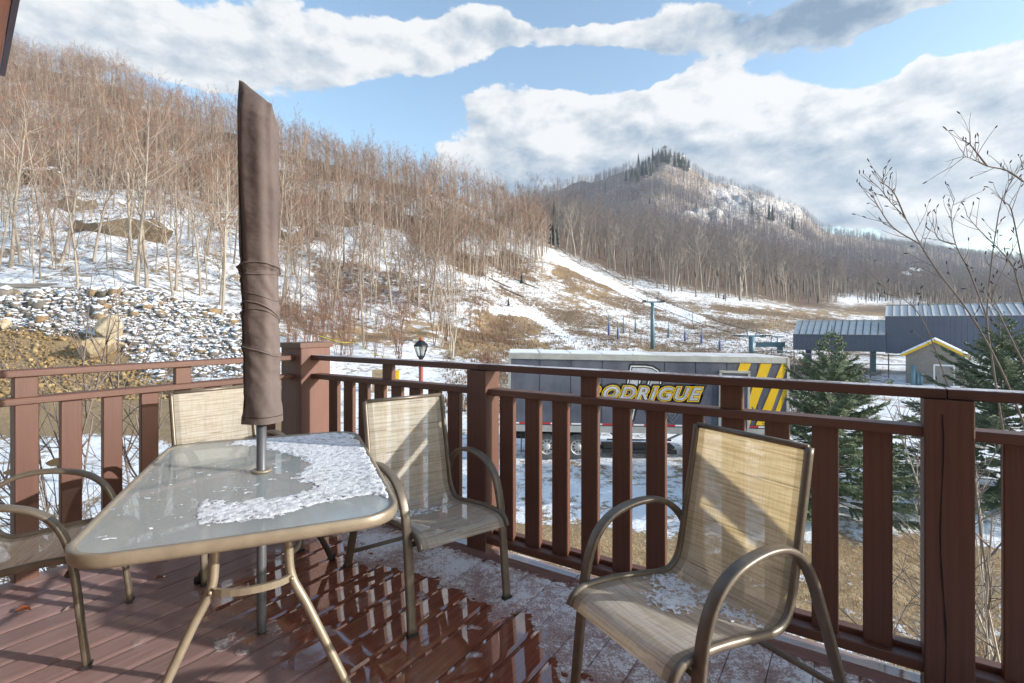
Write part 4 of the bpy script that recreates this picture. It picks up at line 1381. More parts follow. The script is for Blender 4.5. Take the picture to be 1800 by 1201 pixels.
heap = thing('stone_heap', 'long heap of broken snow dusted rubble stones below the left wood', 'stone heap', at_ground(250, 46))
heap_rocks = []
rn_ = random.Random(9)
for i in range(9500):
    px = rn_.uniform(-260, 470)
    Y = rn_.uniform(37, 52.5)
    X = (px - 900) / F * Y
    z = float(height(X, Y))
    py = HOR - (z - CAMZ) / Y * F
    lo = np.interp(px, [-260, 0, 190, 300, 430, 470], [585, 580, 600, 690, 690, 680])
    hi = np.interp(px, [-260, 0, 100, 300, 430, 470], [515, 520, 508, 512, 545, 575])
    if hi < py < lo:
        s = min(max(rn_.lognormvariate(-1.12, .58), .13), 1.7) * (1.25 if py < 560 else .95)
        heap_rocks.append((s, X, Y, z + s * .05))
heap_rocks.sort(key=lambda q: -q[0] / q[2])
V, T, n_ = [], [], 0
for i, (s, X, Y, z) in enumerate(heap_rocks):
    if i < 300:
        o = link('rock', rn_.choice(RKM), heap)
        o.location = Vector((X, Y, z)) - heap.location
        o.rotation_euler = (rn_.gauss(0, .7), rn_.gauss(0, .7), rn_.uniform(0, 6.28))
        o.scale = (s, s, s)
    else:
        v, t = rn_.choice(RK)
        V.append(rot_np(v, rn_, s) + np.array([X, Y, z]) - np.array(heap.location))
        T.append(t + n_)
        n_ += len(v)
o = link('small_rock', np_mesh('small_rock', np.concatenate(V), np.concatenate(T), M_ROCK), heap, kind='stuff')

V, T, n_ = [], [], 0
for i in range(7500):
    px = rn_.uniform(-200, 330)
    Y = rn_.uniform(31, 43)
    X = (px - 900) / F * Y
    z = float(height(X, Y))
    py = HOR - (z - CAMZ) / Y * F
    lo = np.interp(px, [-200, 0, 330], [715, 712, 700])
    hi = np.interp(px, [-200, 0, 150, 200, 330], [572, 572, 590, 640, 680])
    if hi < py < lo:
        s = min(max(rn_.lognormvariate(-1.6, .55), .09), .75)
        v, t = rn_.choice(RK)
        V.append(rot_np(v, rn_, s) + np.array([X, Y, z + s * .1]))
        T.append(t + n_)
        n_ += len(v)
link('gravel', np_mesh('gravel', np.concatenate(V), np.concatenate(T), M_GRAVEL), kind='stuff', label='golden brown gravel spilling below the stone heap')


def boulder(name, label, p, s, seed, mat, sx=(1, 1, 1), rz=0.0, rough=.12, sub=4, cat='boulder'):
    bm = bmesh.new()
    bmesh.ops.create_icosphere(bm, subdivisions=sub, radius=.5)
    V = np.array([v.co[:] for v in bm.verts])
    rnd = random.Random(seed)
    for q in range(15):               # chop flat facets
        d = np.array(Vector((rnd.gauss(0, 1), rnd.gauss(0, 1), rnd.gauss(0, .8))).normalized())
        h = rnd.uniform(.20, .36)
        e = V @ d - h
        V = V - np.where(e > 0, e, 0)[:, None] * d[None] * 1.0
    nn = (fbm(V[:, 0] * 5 + seed, V[:, 1] * 5 + V[:, 2] * 4, 4, seed) - .5)
    V = V * (1 + rough * nn[:, None])
    for v, c in zip(bm.verts, V):
        v.co = Vector(c)
    me = bpy.data.meshes.new(name)
    bm.to_mesh(me)
    bm.free()
    me.materials.append(mat)
    return link(name, me, None, p, rz, tuple(s * a for a in sx), label, cat)


p = ray_ground(199, 592, 30)
boulder('boulder', 'upper pale yellow boulder with rugged top beside the gravel', p + Vector((0, -.3, .6)), 3.0, 3, M_BOULDER, (1, 1, .95), .5)
p = ray_ground(184, 622, 30)
boulder('boulder', 'lower boulder with grey flat face and yellow top beside the gravel', p + Vector((0, -.5, .6)), 2.8, 8, M_BOULDER, (1.15, 1, .9), 1.7)
for px, py, s, sd, lab in ((218, 612, 1.0, 4, 'rusty brown block right of the two boulders'), (180, 588, .8, 5, 'small round stone left of the upper boulder'), (10, 575, 1.4, 6, 'yellow stone at the left edge of the gravel'),
                           (285, 532, 1.9, 12, 'large ochre block on the heap crest with snow on top'), (262, 545, 1.2, 13, 'brown block below the heap crest')):
    p = ray_ground(px, py, 30)
    boulder('boulder', lab, p + Vector((0, -.2, .25)), s, sd, M_BOULDER if sd < 10 else M_ROCK, (1.15, 1, .8), sd * .9)
for px, py, w, h, sd, lab in ((45, 322, 14, 7.5, 21, 'dark rock ledge high on the far left of the hill'), (222, 418, 15, 9.0, 22, 'brown overhanging rock ledge above the stone heap'),
                              (130, 372, 11, 5.0, 23, 'thin dark rock ledge between the two bigger ledges'), (215, 280, 10, 5, 24, 'snow capped rock ledge halfway up the left hill'),
                              (590, 395, 12, 7, 25, 'dark rock ledge above the thicket'), (790, 430, 9, 5, 26, 'brown rock ledge right of the forked tree'), (500, 420, 9, 5, 27, 'rock ledge right of the umbrella cover')):
    p = ray_ground(px, py, 45)
    boulder('rock_ledge', lab, p + Vector((0, .4, h * .16)), 1.0, sd, M_LEDGE, (w, w * .4, h), .1, .5, 4, 'ledge')
# felled logs on the bank left
for i, (px, py, L, a) in enumerate(((40, 503, 7, .02), (60, 508, 8, .04), (925, 500, 6, -.5), (880, 500, 5, -.35), (900, 515, 6, -.6))):
    p = ray_ground(px, py, 30)
    d = Vector((math.cos(a), math.sin(a) * .6, 0))
    pts = [p + d * (L * t - L / 2) + Vector((0, -.1, 0)) for t in (0, .35, .7, 1)]
    pts = [Vector((q.x, q.y, float(height(q.x, q.y)) + .16)) for q in pts]
    MB().tube(pts, .16, 7, True, [1, .9, .8, .6]).build('fallen_log', M_BARKM, label=['upper grey log lying above the stone heap at far left', 'lower grey log lying above the stone heap at far left', 'long fallen log on the snowy bank below the pine',
              'fallen log left of the small green conifer', 'fallen log just below the small green conifer'][i], cat='log')

# ------------------------------------------------------------------ trailer
TY = 19.7
TX0, TX1 = (891 - 900) / F * TY, (1384 - 900) / F * TY
TILT = R(1.0)
LT = (TX1 - TX0)
TZ = CAMZ - (809 - HOR) / F * TY                     # ground under the wheels
ztop, zbot = 4.12, 1.15                              # box, above the ground
tr = thing('semi_trailer', 'dark slate box trailer with yellow slashes and RODRIGUE lettering parked on snow', 'trailer', (TX0, TY, TZ))
tr.rotation_euler = (0, TILT, 0)
DEPTH = 2.6


def tb(name, mat, boxes, parent=tr, smooth=False):
    m = MB()
    for c, s in boxes:
        m.box(c, s)
    return m.build(name, mat, parent, smooth)


tb('body', M_SIDE, [((LT / 2, DEPTH / 2 + .03, (ztop + zbot) / 2 - .02), (LT - .02, DEPTH - .02, ztop - zbot - .1))])
npan = 9
pw = LT / npan
for i in range(npan):
    m = MB()
    m.box((pw * (i + .5), .012, (ztop + zbot) / 2), (pw - .03, .03, ztop - zbot - .36))
    o = m.build('side_panel', M_SIDE, tr)
rv = MB()
for i in range(npan):
    for q in (.06, pw / 2, pw - .06):
        for j in range(15):
            rv.box((pw * i + q, -.008, zbot + .3 + j * .17), (.026, .016, .026))
rv.build('rivet', M_SIDE, tr, kind='stuff')
tb('top_rail', M_ALU, [((LT / 2, -.012, ztop - .11), (LT, .06, .20))])
tb('bottom_rail', M_ALU, [((LT / 2, -.012, zbot + .10), (LT, .06, .24))])
tb('corner_post', M_ALU, [((.045, -.02, (ztop + zbot) / 2), (.10, .07, ztop - zbot - .02))])
tb('corner_post', M_ALU, [((LT - .045, -.02, (ztop + zbot) / 2), (.10, .07, ztop - zbot - .02))])
for i in range(npan):
    m = MB()
    m.box((pw * (i + .5), DEPTH / 2, ztop + .012), (pw - .03, DEPTH - .04, .03))
    m.build('roof_panel', M_ROOFMET, tr)
for i in range(26):
    m = MB()
    x = .25 + i * (LT - .4) / 26
    m.box((x, -.016, zbot + .295), ((LT - .4) / 26 * .98, .02, .055))
    m.build('reflector_strip', M_REDP if i % 2 else M_WHITEP, tr)


def wheel(x):
    w = MB().lathe((0, 0, 0), [(.30, -.13), (.48, -.13), (.515, -.09), (.52, 0), (.515, .09), (.48, .13), (.30, .13)], 28, axis=(0, -1, 0), cap=False).build('wheel', M_TYRE, tr, True)
    w.location = (x, .30, .50)
    MB().lathe((0, 0, 0), [(.30, .12), (.285, .11), (.27, .03), (.13, .045), (.12, .13), (.07, .15), (0, .155)], 24, axis=(0, -1, 0), cap=False).build('rim', M_HUB, w, True)
    m = MB()
    for k in range(10):
        a = k * .628
        m.lathe((.20 * math.cos(a), -.036, .20 * math.sin(a)), [(.032, 0), (.032, .012)], 8, axis=(0, -1, 0))
    m.build('rim_hole', M_BLACK, w)
    o = MB().lathe((0, 0, 0), [(.48, -.13), (.52, 0), (.48, .13)], 20, axis=(0, -1, 0)).build('wheel', M_TYRE, tr, True)
    o.location = (x, DEPTH - .30, .50)


wheel((962 - 891) / F * TY + .0)
wheel((1017 - 891) / F * TY + .02)
tb('axle_frame', M_BLACK, [((2.0, DEPTH / 2, .86), (3.4, 1.2, .34)), ((1.55, DEPTH / 2, .5), (.14, 2.0, .14)), ((2.78, DEPTH / 2, .5), (.14, 2.0, .14)), ((LT / 2, DEPTH / 2, 1.08), (LT - .6, 1.0, .16))])
m = MB()
m.tube([(.15, .25, 1.12), (.62, .25, 1.08)], .03, 6)
m.tube([(.62, .25, 1.08), (.12, .25, .62)], .03, 6)
m.box((.16, .5, .60), (.10, 1.6, .10))
m.build('rear_bumper', M_BLACK, tr)
tb('mud_flap', M_RUBBER, [((.55, .34, .62), (.03, .55, .72))])
for yy in (.35, DEPTH - .35):
    m = MB()
    m.box((6.15, yy, .72), (.14, .14, .86))
    m.box((6.15, yy, .25), (.32, .3, .04))
    m.tube([(6.15, yy, .75), (6.9, yy, 1.12)], .045, 6)
    m.tube([(6.15, yy, .55), (5.6, yy, 1.12)], .045, 6)
    m.build('landing_gear', M_ALU, tr)
m = MB()
m.box((5.15, .6, .52), (2.75, .7, .10))
m.box((5.15, .25, .36), (2.9, .10, .16))
m.box((5.15, .95, .36), (2.9, .10, .16))
m.tube([(3.95, .3, 1.12), (4.35, .3, .80)], .03, 6)
m.tube([(3.9, .3, .80), (6.4, .3, .80)], .03, 6)
m.build('side_rack', M_BLACK, tr)
# side door with aluminium frame
dx0, dx1 = (1263 - 891) / F * TY, (1313 - 891) / F * TY
dz0, dz1 = zbot + .02, zbot + 2.38
dr = tb('side_door', M_SIDE, [(((dx0 + dx1) / 2, -.016, (dz0 + dz1) / 2), (dx1 - dx0 - .1, .03, dz1 - dz0 - .08))])
tb('door_frame', M_ALU, [((dx0, -.03, (dz0 + dz1) / 2), (.09, .06, dz1 - dz0)), ((dx1, -.03, (dz0 + dz1) / 2), (.09, .06, dz1 - dz0)), (((dx0 + dx1) / 2, -.03, dz1 + .02), (dx1 - dx0 + .09, .06, .09))], dr)
tb('handle', M_BLACK, [((dx0 + .14, -.045, zbot + 1.0), (.05, .05, .22))], dr)
# yellow slashes
ex, ey, ez = Vector((1, 0, 0)), Vector((0, 0, 1)), Vector((0, -1, 0))


def tpx(px, py):
    """trailer side coordinates of a photo pixel."""
    x = (px - 900) / F * TY - TX0
    z = CAMZ - (py - HOR) / F * TY - TZ + x * math.tan(TILT)
    return x, z


def slash(top0, top1, bot0, bot1):
    zt, zb = ztop - .23, zbot + .36
    return [(tpx(top0, 0)[0], zt), (tpx(bot0, 0)[0], zb), (tpx(bot1, 0)[0], zb), (tpx(top1, 0)[0], zt)]


for pl in (slash(1298, 1317, 1262, 1277), slash(1334, 1353, 1300, 1316), slash(1371, 1382, 1327, 1345)):
    MB().prism(list(reversed(pl)), (0, -.005, 0), ex, ey, ez, .016).build('yellow_slash', M_YELLOW, tr)
xr = tpx(1382, 0)[0]
MB().prism([(tpx(1364, 0)[0], zbot + 1.1), (tpx(1352, 0)[0], zbot + .36), (tpx(1360, 0)[0], zbot + .36), (xr, zbot + 1.7), (xr, zbot + 2.2)][::-1], (0, -.0035, 0), ex, ey, ez, .012).build('yellow_slash', M_YELLOW, tr)


def text_mesh(body, size, shear, offset, extrude, mat, name, parent, loc, sx=1.0, spacing=1.0):
    cu = bpy.data.curves.new(name, 'FONT')
    cu.body = body
    cu.size = size
    cu.shear = shear
    cu.offset = offset
    cu.extrude = extrude
    cu.space_character = spacing
    cu.align_x = 'CENTER'
    cu.resolution_u = 4
    t = bpy.data.objects.new(name, cu)
    COL.objects.link(t)
    bpy.context.view_layer.update()
    me = bpy.data.meshes.new_from_object(t.evaluated_get(bpy.context.evaluated_depsgraph_get()))
    bpy.data.objects.remove(t)
    bpy.data.curves.remove(cu)
    me.materials.clear()
    me.materials.append(mat)
    o = link(name, me, parent)
    o.location = loc
    o.rotation_euler = (R(90), 0, 0)
    o.scale = (sx, 1, 1)
    return o


lx, lz = tpx(1127, 703)
for nm, off, dep, mt_ in (('lettering_border', .29, .0, M_BLACK), ('lettering_edge', .14, .006, M_YELLOW), ('lettering_outline', .062, .012, M_BLACK), ('lettering', .03, .018, M_SILVERP)):
    text_mesh('RODRIGUE', .66, .32, off * .5, .004, mt_, nm, tr, (lx, -.016 - dep, lz + .03), 1.12, 1.22)
ex0, ez0 = tpx(1128, 733)
for nm, off, dep, mt_ in (('emblem_border', .36, .0, M_BLACK), ('emblem_edge', .22, .002, M_WHITEP), ('emblem_inline', .13, .004, M_BLACK), ('emblem', .05, .006, M_SILVERP)):
    text_mesh('R', 2.72, .18, off * .5, .0008, mt_, nm, tr, (ex0 - .12, -.0055 - dep, ez0), 1.0)
dxm, dzm = tpx(1180, 733)
dm = MB()
for a, b in (((-.28, .12), (0, -.2)), ((0, -.2), (.28, .12)), ((-.28, .12), (-.16, .26)), ((-.16, .26), (.16, .26)), ((.16, .26), (.28, .12)), ((-.15, .12), (0, -.06)), ((0, -.06), (.15, .12)), ((-.15, .12), (.15, .12))):
    A, B = Vector((dxm + a[0], -.008, dzm + a[1])), Vector((dxm + b[0], -.008, dzm + b[1]))
    dm.sweep([A, B], [(.012, .004), (-.012, .004), (-.012, -.004), (.012, -.004)], (0, 1, 0))
dm.build('diamond_mark', M_ALU, tr)
# thin snow on the rear half of the roof, in the squares between the ribs
sm = MB()
for i in range(5):
    w = pw - .06 if i < 4 else pw * .6
    x0 = pw * i + .03
    pts = [(x0 + .0, .10), (x0 + w, .10), (x0 + w + .02 * (i % 2), DEPTH - .1), (x0 + .02, DEPTH - .12)]
    sm.prism(pts, (0, 0, ztop + .03), Vector((1, 0, 0)), Vector((0, 1, 0)), Vector((0, 0, 1)), .018)
so = sm.build('roof_snow', M_SNOW, None, kind='stuff', label='thin snow left in squares on the trailer roof')
so.location = tr.location
so.rotation_euler = tr.rotation_euler

# ------------------------------------------------------------------ chairlift and station
def lift_tower():
    p = ray_ground(1147, 613, 40)
    h = (613 - 527) / F * p.y
    r = thing('lift_tower', 'teal steel chairlift tower with sheave wheels standing on the snow slope', 'lift tower', p)
    m = MB()
    m.lathe((0, 0, 0), [(.30, -.6), (.30, h * .60), (.24, h * .62), (.22, h * .95)], 14)
    m.build('mast', M_STEELB, r, True)
    m = MB()
    m.box((0, 0, h * .95), (2.6, .25, .2))
    m.tube([(-.7, 0, h * .95), (-1.0, 0, h * 1.17)], .05, 6)
    m.tube([(.7, 0, h * .95), (1.0, 0, h * 1.17)], .05, 6)
    m.tube([(-1.1, 0, h * 1.12), (1.1, 0, h * 1.12)], .04, 6)
    m.build('crossarm', M_STEELB, r)
    for sx in (-1, 1):
        m = MB()
        m.box((1.35 * sx, 0, h * .95), (.12, 1.9, .12))
        o = m.build('sheave_beam', M_BLACK, r)
        for k in range(4):
            MB().lathe((1.35 * sx + .12, -.75 + k * .5, h * .95 + .1), [(.0, -.05), (.2, -.05), (.17, 0), (.2, .05), (0, .05)], 12, axis=(1, 0, 0)).build('sheave', M_BLACK, o)
    return p, h


tp, th_ = lift_tower()
bp = ray_ground(1321, 628, 40)
hb = (628 - 592) / F * bp.y
r = thing('lift_tower', 'short teal bullwheel mast beside the lift station', 'lift tower', bp)
MB().lathe((0, 0, 0), [(.36, -.8), (.36, hb)], 14).build('mast', M_STEELB, r, True)
m = MB()
m.box((0, 0, hb + .05), (3.6, .3, .22))
m.tube([(-.5, 0, hb), (-.75, 0, hb + 1.5)], .06, 6)
m.tube([(.55, 0, hb), (.8, 0, hb + 1.5)], .06, 6)
m.build('crossarm', M_STEELB, r)
for sx in (-1, 1):
    MB().box((1.9 * sx, 0, hb + .12), (1.3, .5, .14)).build('sheave_beam', M_BLACK, r)
up_ = ray_ground(962, 442, 80)
for sx, lab in ((-1, 'left haul rope of the chairlift climbing the slope'), (1, 'right haul rope of the chairlift climbing the slope')):
    a = Vector((up_.x + sx * 1.4, up_.y, up_.z + 5))
    b = Vector((tp.x + 1.35 * sx, tp.y, tp.z + th_ * .95 + .28))
    c = Vector((bp.x + 1.9 * sx, bp.y, bp.z + hb + .25))
    pts = [a.lerp(b, t / 8) - Vector((0, 0, 1.2 * math.sin(math.pi * t / 8))) for t in range(8)] + [b.lerp(c, t / 8) - Vector((0, 0, .35 * math.sin(math.pi * t / 8))) for t in range(9)]
    MB().tube(pts, .035, 5).build('haul_rope', M_BLACK, label=lab, cat='cable')
    if sx == 1:
        q = b.lerp(c, .32) - Vector((0, 0, .28))
        ch = thing('lift_chair', 'empty double chairlift seat hanging from the haul rope', 'lift chair', q)
        MB().tube([(0, 0, 0), (0, 0, -1.5), (.1, -.1, -2.0), (.1, .1, -2.4)], .035, 6).build('hanger', M_BLACK, ch)
        MB().tube([(-.55, 0, -2.3), (.6, 0, -2.3), (.75, 0, -2.7), (.65, -.1, -3.0), (-.6, -.1, -3.0), (-.7, 0, -2.7)], .03, 6, closed=True).build('seat_frame', M_BLACK, ch)
        MB().box((0, -.3, -2.98), (1.15, .45, .05)).build('seat', M_BLACK, ch)
for i, (px, y0, y1, mt_, lab) in enumerate(((1070, 555, 590, M_BLUEPOST, 'bright blue slope post farthest left'), (1086, 565, 596, M_BLUEPOST, 'bright blue slope post second from left'), (1096, 556, 586, M_STEELB, 'teal slope post just behind the blue pair'),
                                             (1117, 557, 585, M_STEELB, 'teal slope post left of the lift tower'), (1175, 566, 594, M_STEELB, 'grey teal slope post first right of the lift tower'), (1204, 573, 600, M_BLUEPOST, 'pale blue slope post below the lift chair'),
                                             (1233, 577, 604, M_BLUEPOST, 'pale blue slope post between chair and bullwheel'), (1265, 591, 616, M_BLUEPOST, 'pale blue slope post nearest the bullwheel mast'))):
    p = ray_ground(px, y1, 40)
    h = (y1 - y0) / F * p.y
    r = thing('padded_post', lab, 'post', p)
    MB().lathe((0, 0, 0), [(.16, -.2), (.17, h * .55), (.15, h * .6)], 10).build('padding', mt_, r, True)
    MB().lathe((0, 0, h * .55), [(.07, 0), (.07, h * .45), (0, h * .46)], 8).build('stake', M_STEELB, r)
for i, (px, y0, y1, lab) in enumerate(((1107, 583, 606, 'thin grey stake left of the lift tower foot'), (1127, 588, 612, 'thin grey stake nearest the lift tower foot'), (1168, 604, 622, 'short stake just above the trailer roof, right of the tower'),
                                       (1195, 606, 622, 'short stake above the trailer roof, below the pale post'), (1227, 612, 626, 'short stake above the trailer roof near the bullwheel'))):
    p = ray_ground(px, y1, 40)
    MB().tube([p, p + Vector((0, 0, (y1 - y0) / F * p.y))], .05, 6).build('slope_stake', M_GREYWOOD, label=lab, cat='stake')

# lift station: two metal clad volumes on legs
SY = 58.0


def sx_(px, Y=SY):
    return (px - 900) / F * Y


def sz_(py, Y=SY):
    return CAMZ - (py - HOR) / F * Y


def station(x0, x1, yt, ye, yb, depth, lab, dy=0.0):
    Y = SY + dy
    X0, W = sx_(x0, Y), x1
    zt, ze, zb = sz_(yt, Y + depth * .4), sz_(ye, Y), sz_(yb, Y)
    r = thing('lift_station', lab, 'building', (X0, Y, zb), R(-37))
    HH, HR = ze - zb, zt - zb
    MB().box((W / 2, depth / 2, HH / 2), (W, depth, HH)).build('wall', M_STATION, r)
    pm = MB().box((0, 0, HH / 2), (.16, .05, HH - .04)).mesh('cladding_rib', M_STATION)
    nrib = int(W / .42)
    for i in range(nrib):
        o = link('cladding_rib', pm, r)
        o.location = (.2 + i * .42, -.024, 0)
    n_ = int(W / .62)
    sl = math.hypot(depth / 2, HR - HH)
    ang = math.atan2(HR - HH, depth / 2)
    rm = MB().box((0, sl / 2, 0), (.61, sl + .3, .05)).mesh('roof_panel', M_ROOFMET)
    rb = MB().box((0, sl / 2, .06), (.06, sl + .3, .09)).mesh('roof_rib', M_GREYWOOD)
    for i in range(n_):
        for s in (0, 1):
            o = link('roof_panel', rm, r)
            o.location = (.31 + i * (W / n_), 0 if s == 0 else depth, HH + .04)
            o.rotation_euler = (ang, 0, 0) if s == 0 else (ang, 0, R(180))
            if s == 0:
                o2 = link('roof_rib', rb, o)
                o2.location = (.30, 0, 0)
    g = MB()
    for xx in (0, W - .1):
        g.prism([(0, HH), (depth, HH), (depth / 2, HR)], (xx, 0, 0), Vector((0, 1, 0)), Vector((0, 0, 1)), Vector((1, 0, 0)), .1)
    g.build('gable', M_STATION, r)
    for xx in (W * .14, W * .86):
        MB().box((xx, depth / 2, -1.4), (.55, .55, 2.8)).build('column', M_BLUEPOST if xx < W * .5 else M_STEELB, r)
    return r


station(1394, 8.5, 565, 587, 615, 6.0, 'lower blue grey lift station wing with pale ribbed roof')
station(1556, 14.5, 538, 556, 621, 8.0, 'taller blue grey lift station hall with pale ribbed roof', -4.9)
bm_ = thing('lift_beam', 'teal steel beam projecting left from the lift station', 'beam', (sx_(1345), SY + 2, sz_(607)))
MB().box((1.6, 0, 0), (3.2, .5, .55)).build('beam', M_STEELB, bm_)
m = MB()
m.tube([(1.7, 0, .3), (1.7, 0, .9), (3.2, 0, .9)], .06, 6)
m.tube([(2.4, 0, .3), (2.4, 0, .9)], .06, 6)
m.build('handrail', M_STEELB, bm_)
MB().box((2.7, 0, -.6), (.5, .4, .8)).build('bracket', M_STEELB, bm_)
fence = thing('rail_fence', 'grey pole rail fence around the lift station yard', 'fence', (sx_(1325, 50), 50, sz_(640, 50)))
fx = [(1325, 617, 640), (1356, 613, 645), (1396, 618, 648), (1440, 622, 652), (1485, 622, 655), (1530, 620, 656), (1562, 622, 657), (1600, 622, 658), (1650, 622, 660)]
fpts = []
for px, y0, y1 in fx:
    p = Vector((sx_(px, 50), 50, sz_(y1, 50))) - fence.location
    hgt_ = (y1 - y0) / F * 50
    MB().tube([p - Vector((0, 0, .8)), p + Vector((0, 0, hgt_))], .06, 6).build('fence_post', M_GREYWOOD, fence)
    fpts.append((p, hgt_))
for (p, h1), (q, h2) in zip(fpts[:-1], fpts[1:]):
    for t in (.45, .92):
        MB().tube([p + Vector((0, -.06, h1 * t)), q + Vector((0, -.06, h2 * t))], .045, 6).build('fence_rail', M_GREYWOOD, fence)

# yellow trimmed hut
HY = 46.0
hx0, hx1 = sx_(1592, HY), sx_(1676, HY)
hz0 = sz_(676, HY)
hut = thing('ticket_hut', 'small taupe hut with yellow gable trim in front of the lift station', 'hut', (hx0, HY, hz0))
W = 4.0
hut.rotation_euler = (0, 0, R(-40))
he, hr = sz_(623, HY) - hz0, sz_(600, HY) - hz0
MB().prism([(0, -1), (W, -1), (W, he), (W / 2, hr), (0, he)], (0, 0, 0), ex, ey, Vector((0, 1, 0)), 3.4).build('wall', M_HUT, hut)
for i in range(9):
    z0 = i * he / 9
    MB().box((W / 2, -.02, z0 + he / 18), (W - .02, .04, he / 9 - .02)).build('siding_board', M_HUT, hut)
for a, b in (((-.35, he - .12), (W / 2, hr + .12)), ((W / 2, hr + .12), (W + .35, he - .12))):
    MB().sweep([Vector((a[0], -.3, a[1])), Vector((b[0], -.3, b[1]))], [(.05, .13), (-.05, .13), (-.05, -.13), (.05, -.13)], (0, 1, 0)).build('gable_trim', M_YELLOW, hut)
    MB().sweep([Vector((a[0], 1.6, a[1] + .14)), Vector((b[0], 1.6, b[1] + .14))], [(2.0, .05), (-2.0, .05), (-2.0, -.05), (2.0, -.05)], (0, 1, 0)).build('roof', M_SNOW, hut)
dw = MB().box((W * .66, -.06, he * .34), (W * .36, .08, he * .74)).build('door', M_WHITEP, hut)
MB().box((W * .66, -.09, he * .34), (W * .30, .04, he * .64)).build('door_panel', M_HUT, dw)
for i, (px, y0) in enumerate(((1605, 643), (1613, 655), (1619, 656))):
    p = Vector((sx_(px, 44.5), 44.5, sz_(676, 44.5)))
    MB().lathe(p, [(.17 - .04 * (i > 0), -.5), (.17 - .04 * (i > 0), (676 - y0) / F * 44.5), (0, (676 - y0) / F * 44.5 + .03)], 12).build('bollard', M_STEELB, None, True, label=['tall grey bollard at the hut corner', 'short grey bollard left of the pair by the hut', 'short grey bollard right of the pair by the hut'][i], cat='bollard')

# tiny far houses in the valley
for i, (px, py, w, lab) in enumerate(((1608, 482, 16, 'distant house with snowy roof in the valley wood, left one'), (1590, 489, 10, 'distant low roof at the edge of the valley wood'))):
    Yh = (330, 320, 480)[i]
    p = Vector(((px - 900) / F * Yh, Yh, CAMZ - (py - HOR) / F * Yh))
    w_ = w / F * Yh
    hse = thing('far_house', lab, 'house', p)
    MB().box((0, 0, -1.0), (w_, 6, 5)).build('wall', M_HUT, hse)
    MB().prism([(-3.6, 0), (3.6, 0), (0, 2.6)], (-w_ / 2 - .4, 0, 1.5), Vector((0, 1, 0)), Vector((0, 0, 1)), Vector((1, 0, 0)), w_ + .8).build('roof', M_SNOW, hse)

# ------------------------------------------------------------------ lamp post, crate, tape
LYd = 14.5
lx_ = (740 - 900) / F * LYd
lz_t = CAMZ - (594 - HOR) / F * LYd
lz_b = CAMZ - (630 - HOR) / F * LYd
gz_ = float(height(lx_, LYd))
lp = thing('lamp_post', 'black lantern on a red brown post behind the railing', 'lamp post', (lx_, LYd, gz_))
hh = lz_b - gz_
MB().lathe((0, 0, 0), [(.09, -.2), (.09, .3), (.062, .34), (.062, hh - .1), (.05, hh - .02)], 12).build('post', M_REDPOST, lp, True)
ln = MB()
s_ = (lz_t - lz_b)
hw = .21
def hexa(rad, z):
    return [Vector((rad * math.cos(R(60 * k + 30)), rad * math.sin(R(60 * k + 30)), z)) for k in range(6)]
fr_ = MB()
b0, b1 = hexa(.10, hh + .06), hexa(.20, hh + s_ * .60)
for k in range(6):
    fr_.tube([b0[k], b1[k]], .012, 5)
    fr_.tube([b1[k], b1[(k + 1) % 6]], .014, 5)
    fr_.tube([b0[k], b0[(k + 1) % 6]], .014, 5)
fr_.lathe((0, 0, hh), [(.05, -.03), (.11, .05), (.11, .07), (0, .07)], 6)
lant = fr_.build('lantern', M_BLACK, lp)
for k in range(6):
    m = MB()
    m.add([b0[k], b0[(k + 1) % 6], b1[(k + 1) % 6], b1[k]], [(0, 1, 2, 3)])
    m.build('glass_pane', M_LGLASS, lant)
MB().lathe((0, 0, hh + .10), [(.018, 0), (.018, .22), (.03, .25), (0, .30)], 10).build('bulb', M_WHITEP, lant, True)
MB().lathe((0, 0, hh + s_ * .60), [(.23, 0), (.23, .02), (.10, s_ * .25), (.05, s_ * .27)], 6).build('lantern_roof', M_BLACK, lp)
MB().lathe((0, 0, hh + s_ * .86), [(.06, 0), (.055, .05), (.02, .10), (0, .16)], 10).build('finial', M_LEAF, lp, True)

p = ray_ground(668, 690, 20)
cz = CAMZ - (668 - HOR) / F * p.y
cr_ = thing('wooden_crate', 'tan board crate among the saplings behind the railing', 'crate', (p.x, p.y, p.z))
hc = CAMZ - (650 - HOR) / F * p.y - p.z
for i in range(6):
    MB().box((0, 0, hc * (i + .5) / 6), (.95, .6, hc / 6 - .012)).build('board', M_CARD, cr_)
MB().box((0, -.308, hc - .34), (.32, .012, .09)).build('stamp_mark', M_BARKM, cr_)
p = ray_ground(699, 688, 20)
yz = CAMZ - (652 - HOR) / F * p.y
yb = thing('yellow_box', 'yellow utility box beside the tan crate', 'box', (p.x, p.y, p.z))
MB().box((0, 0, (yz - p.z) / 2), (.24, .3, yz - p.z - .06)).build('body', M_YELLOW, yb)
MB().box((0, 0, yz - p.z), (.28, .34, .06)).build('lid', M_YELLOW, yb)
tpx_pts = [(560, 590, 30), (600, 602, 30), (622, 602, 30), (640, 612, 29), (662, 624, 28), (690, 628, 27)]
tpts = []
for px, py, Y in tpx_pts:
    tpts.append(P(px, py, Y))
MB().sweep(spline(tpts, 5), [(.015, .003), (-.015, .003), (-.015, -.003), (.015, -.003)], (0, 0, 1)).build('caution_tape', M_TAPE, label='yellow caution tape strung between the saplings behind the railing', cat='tape')

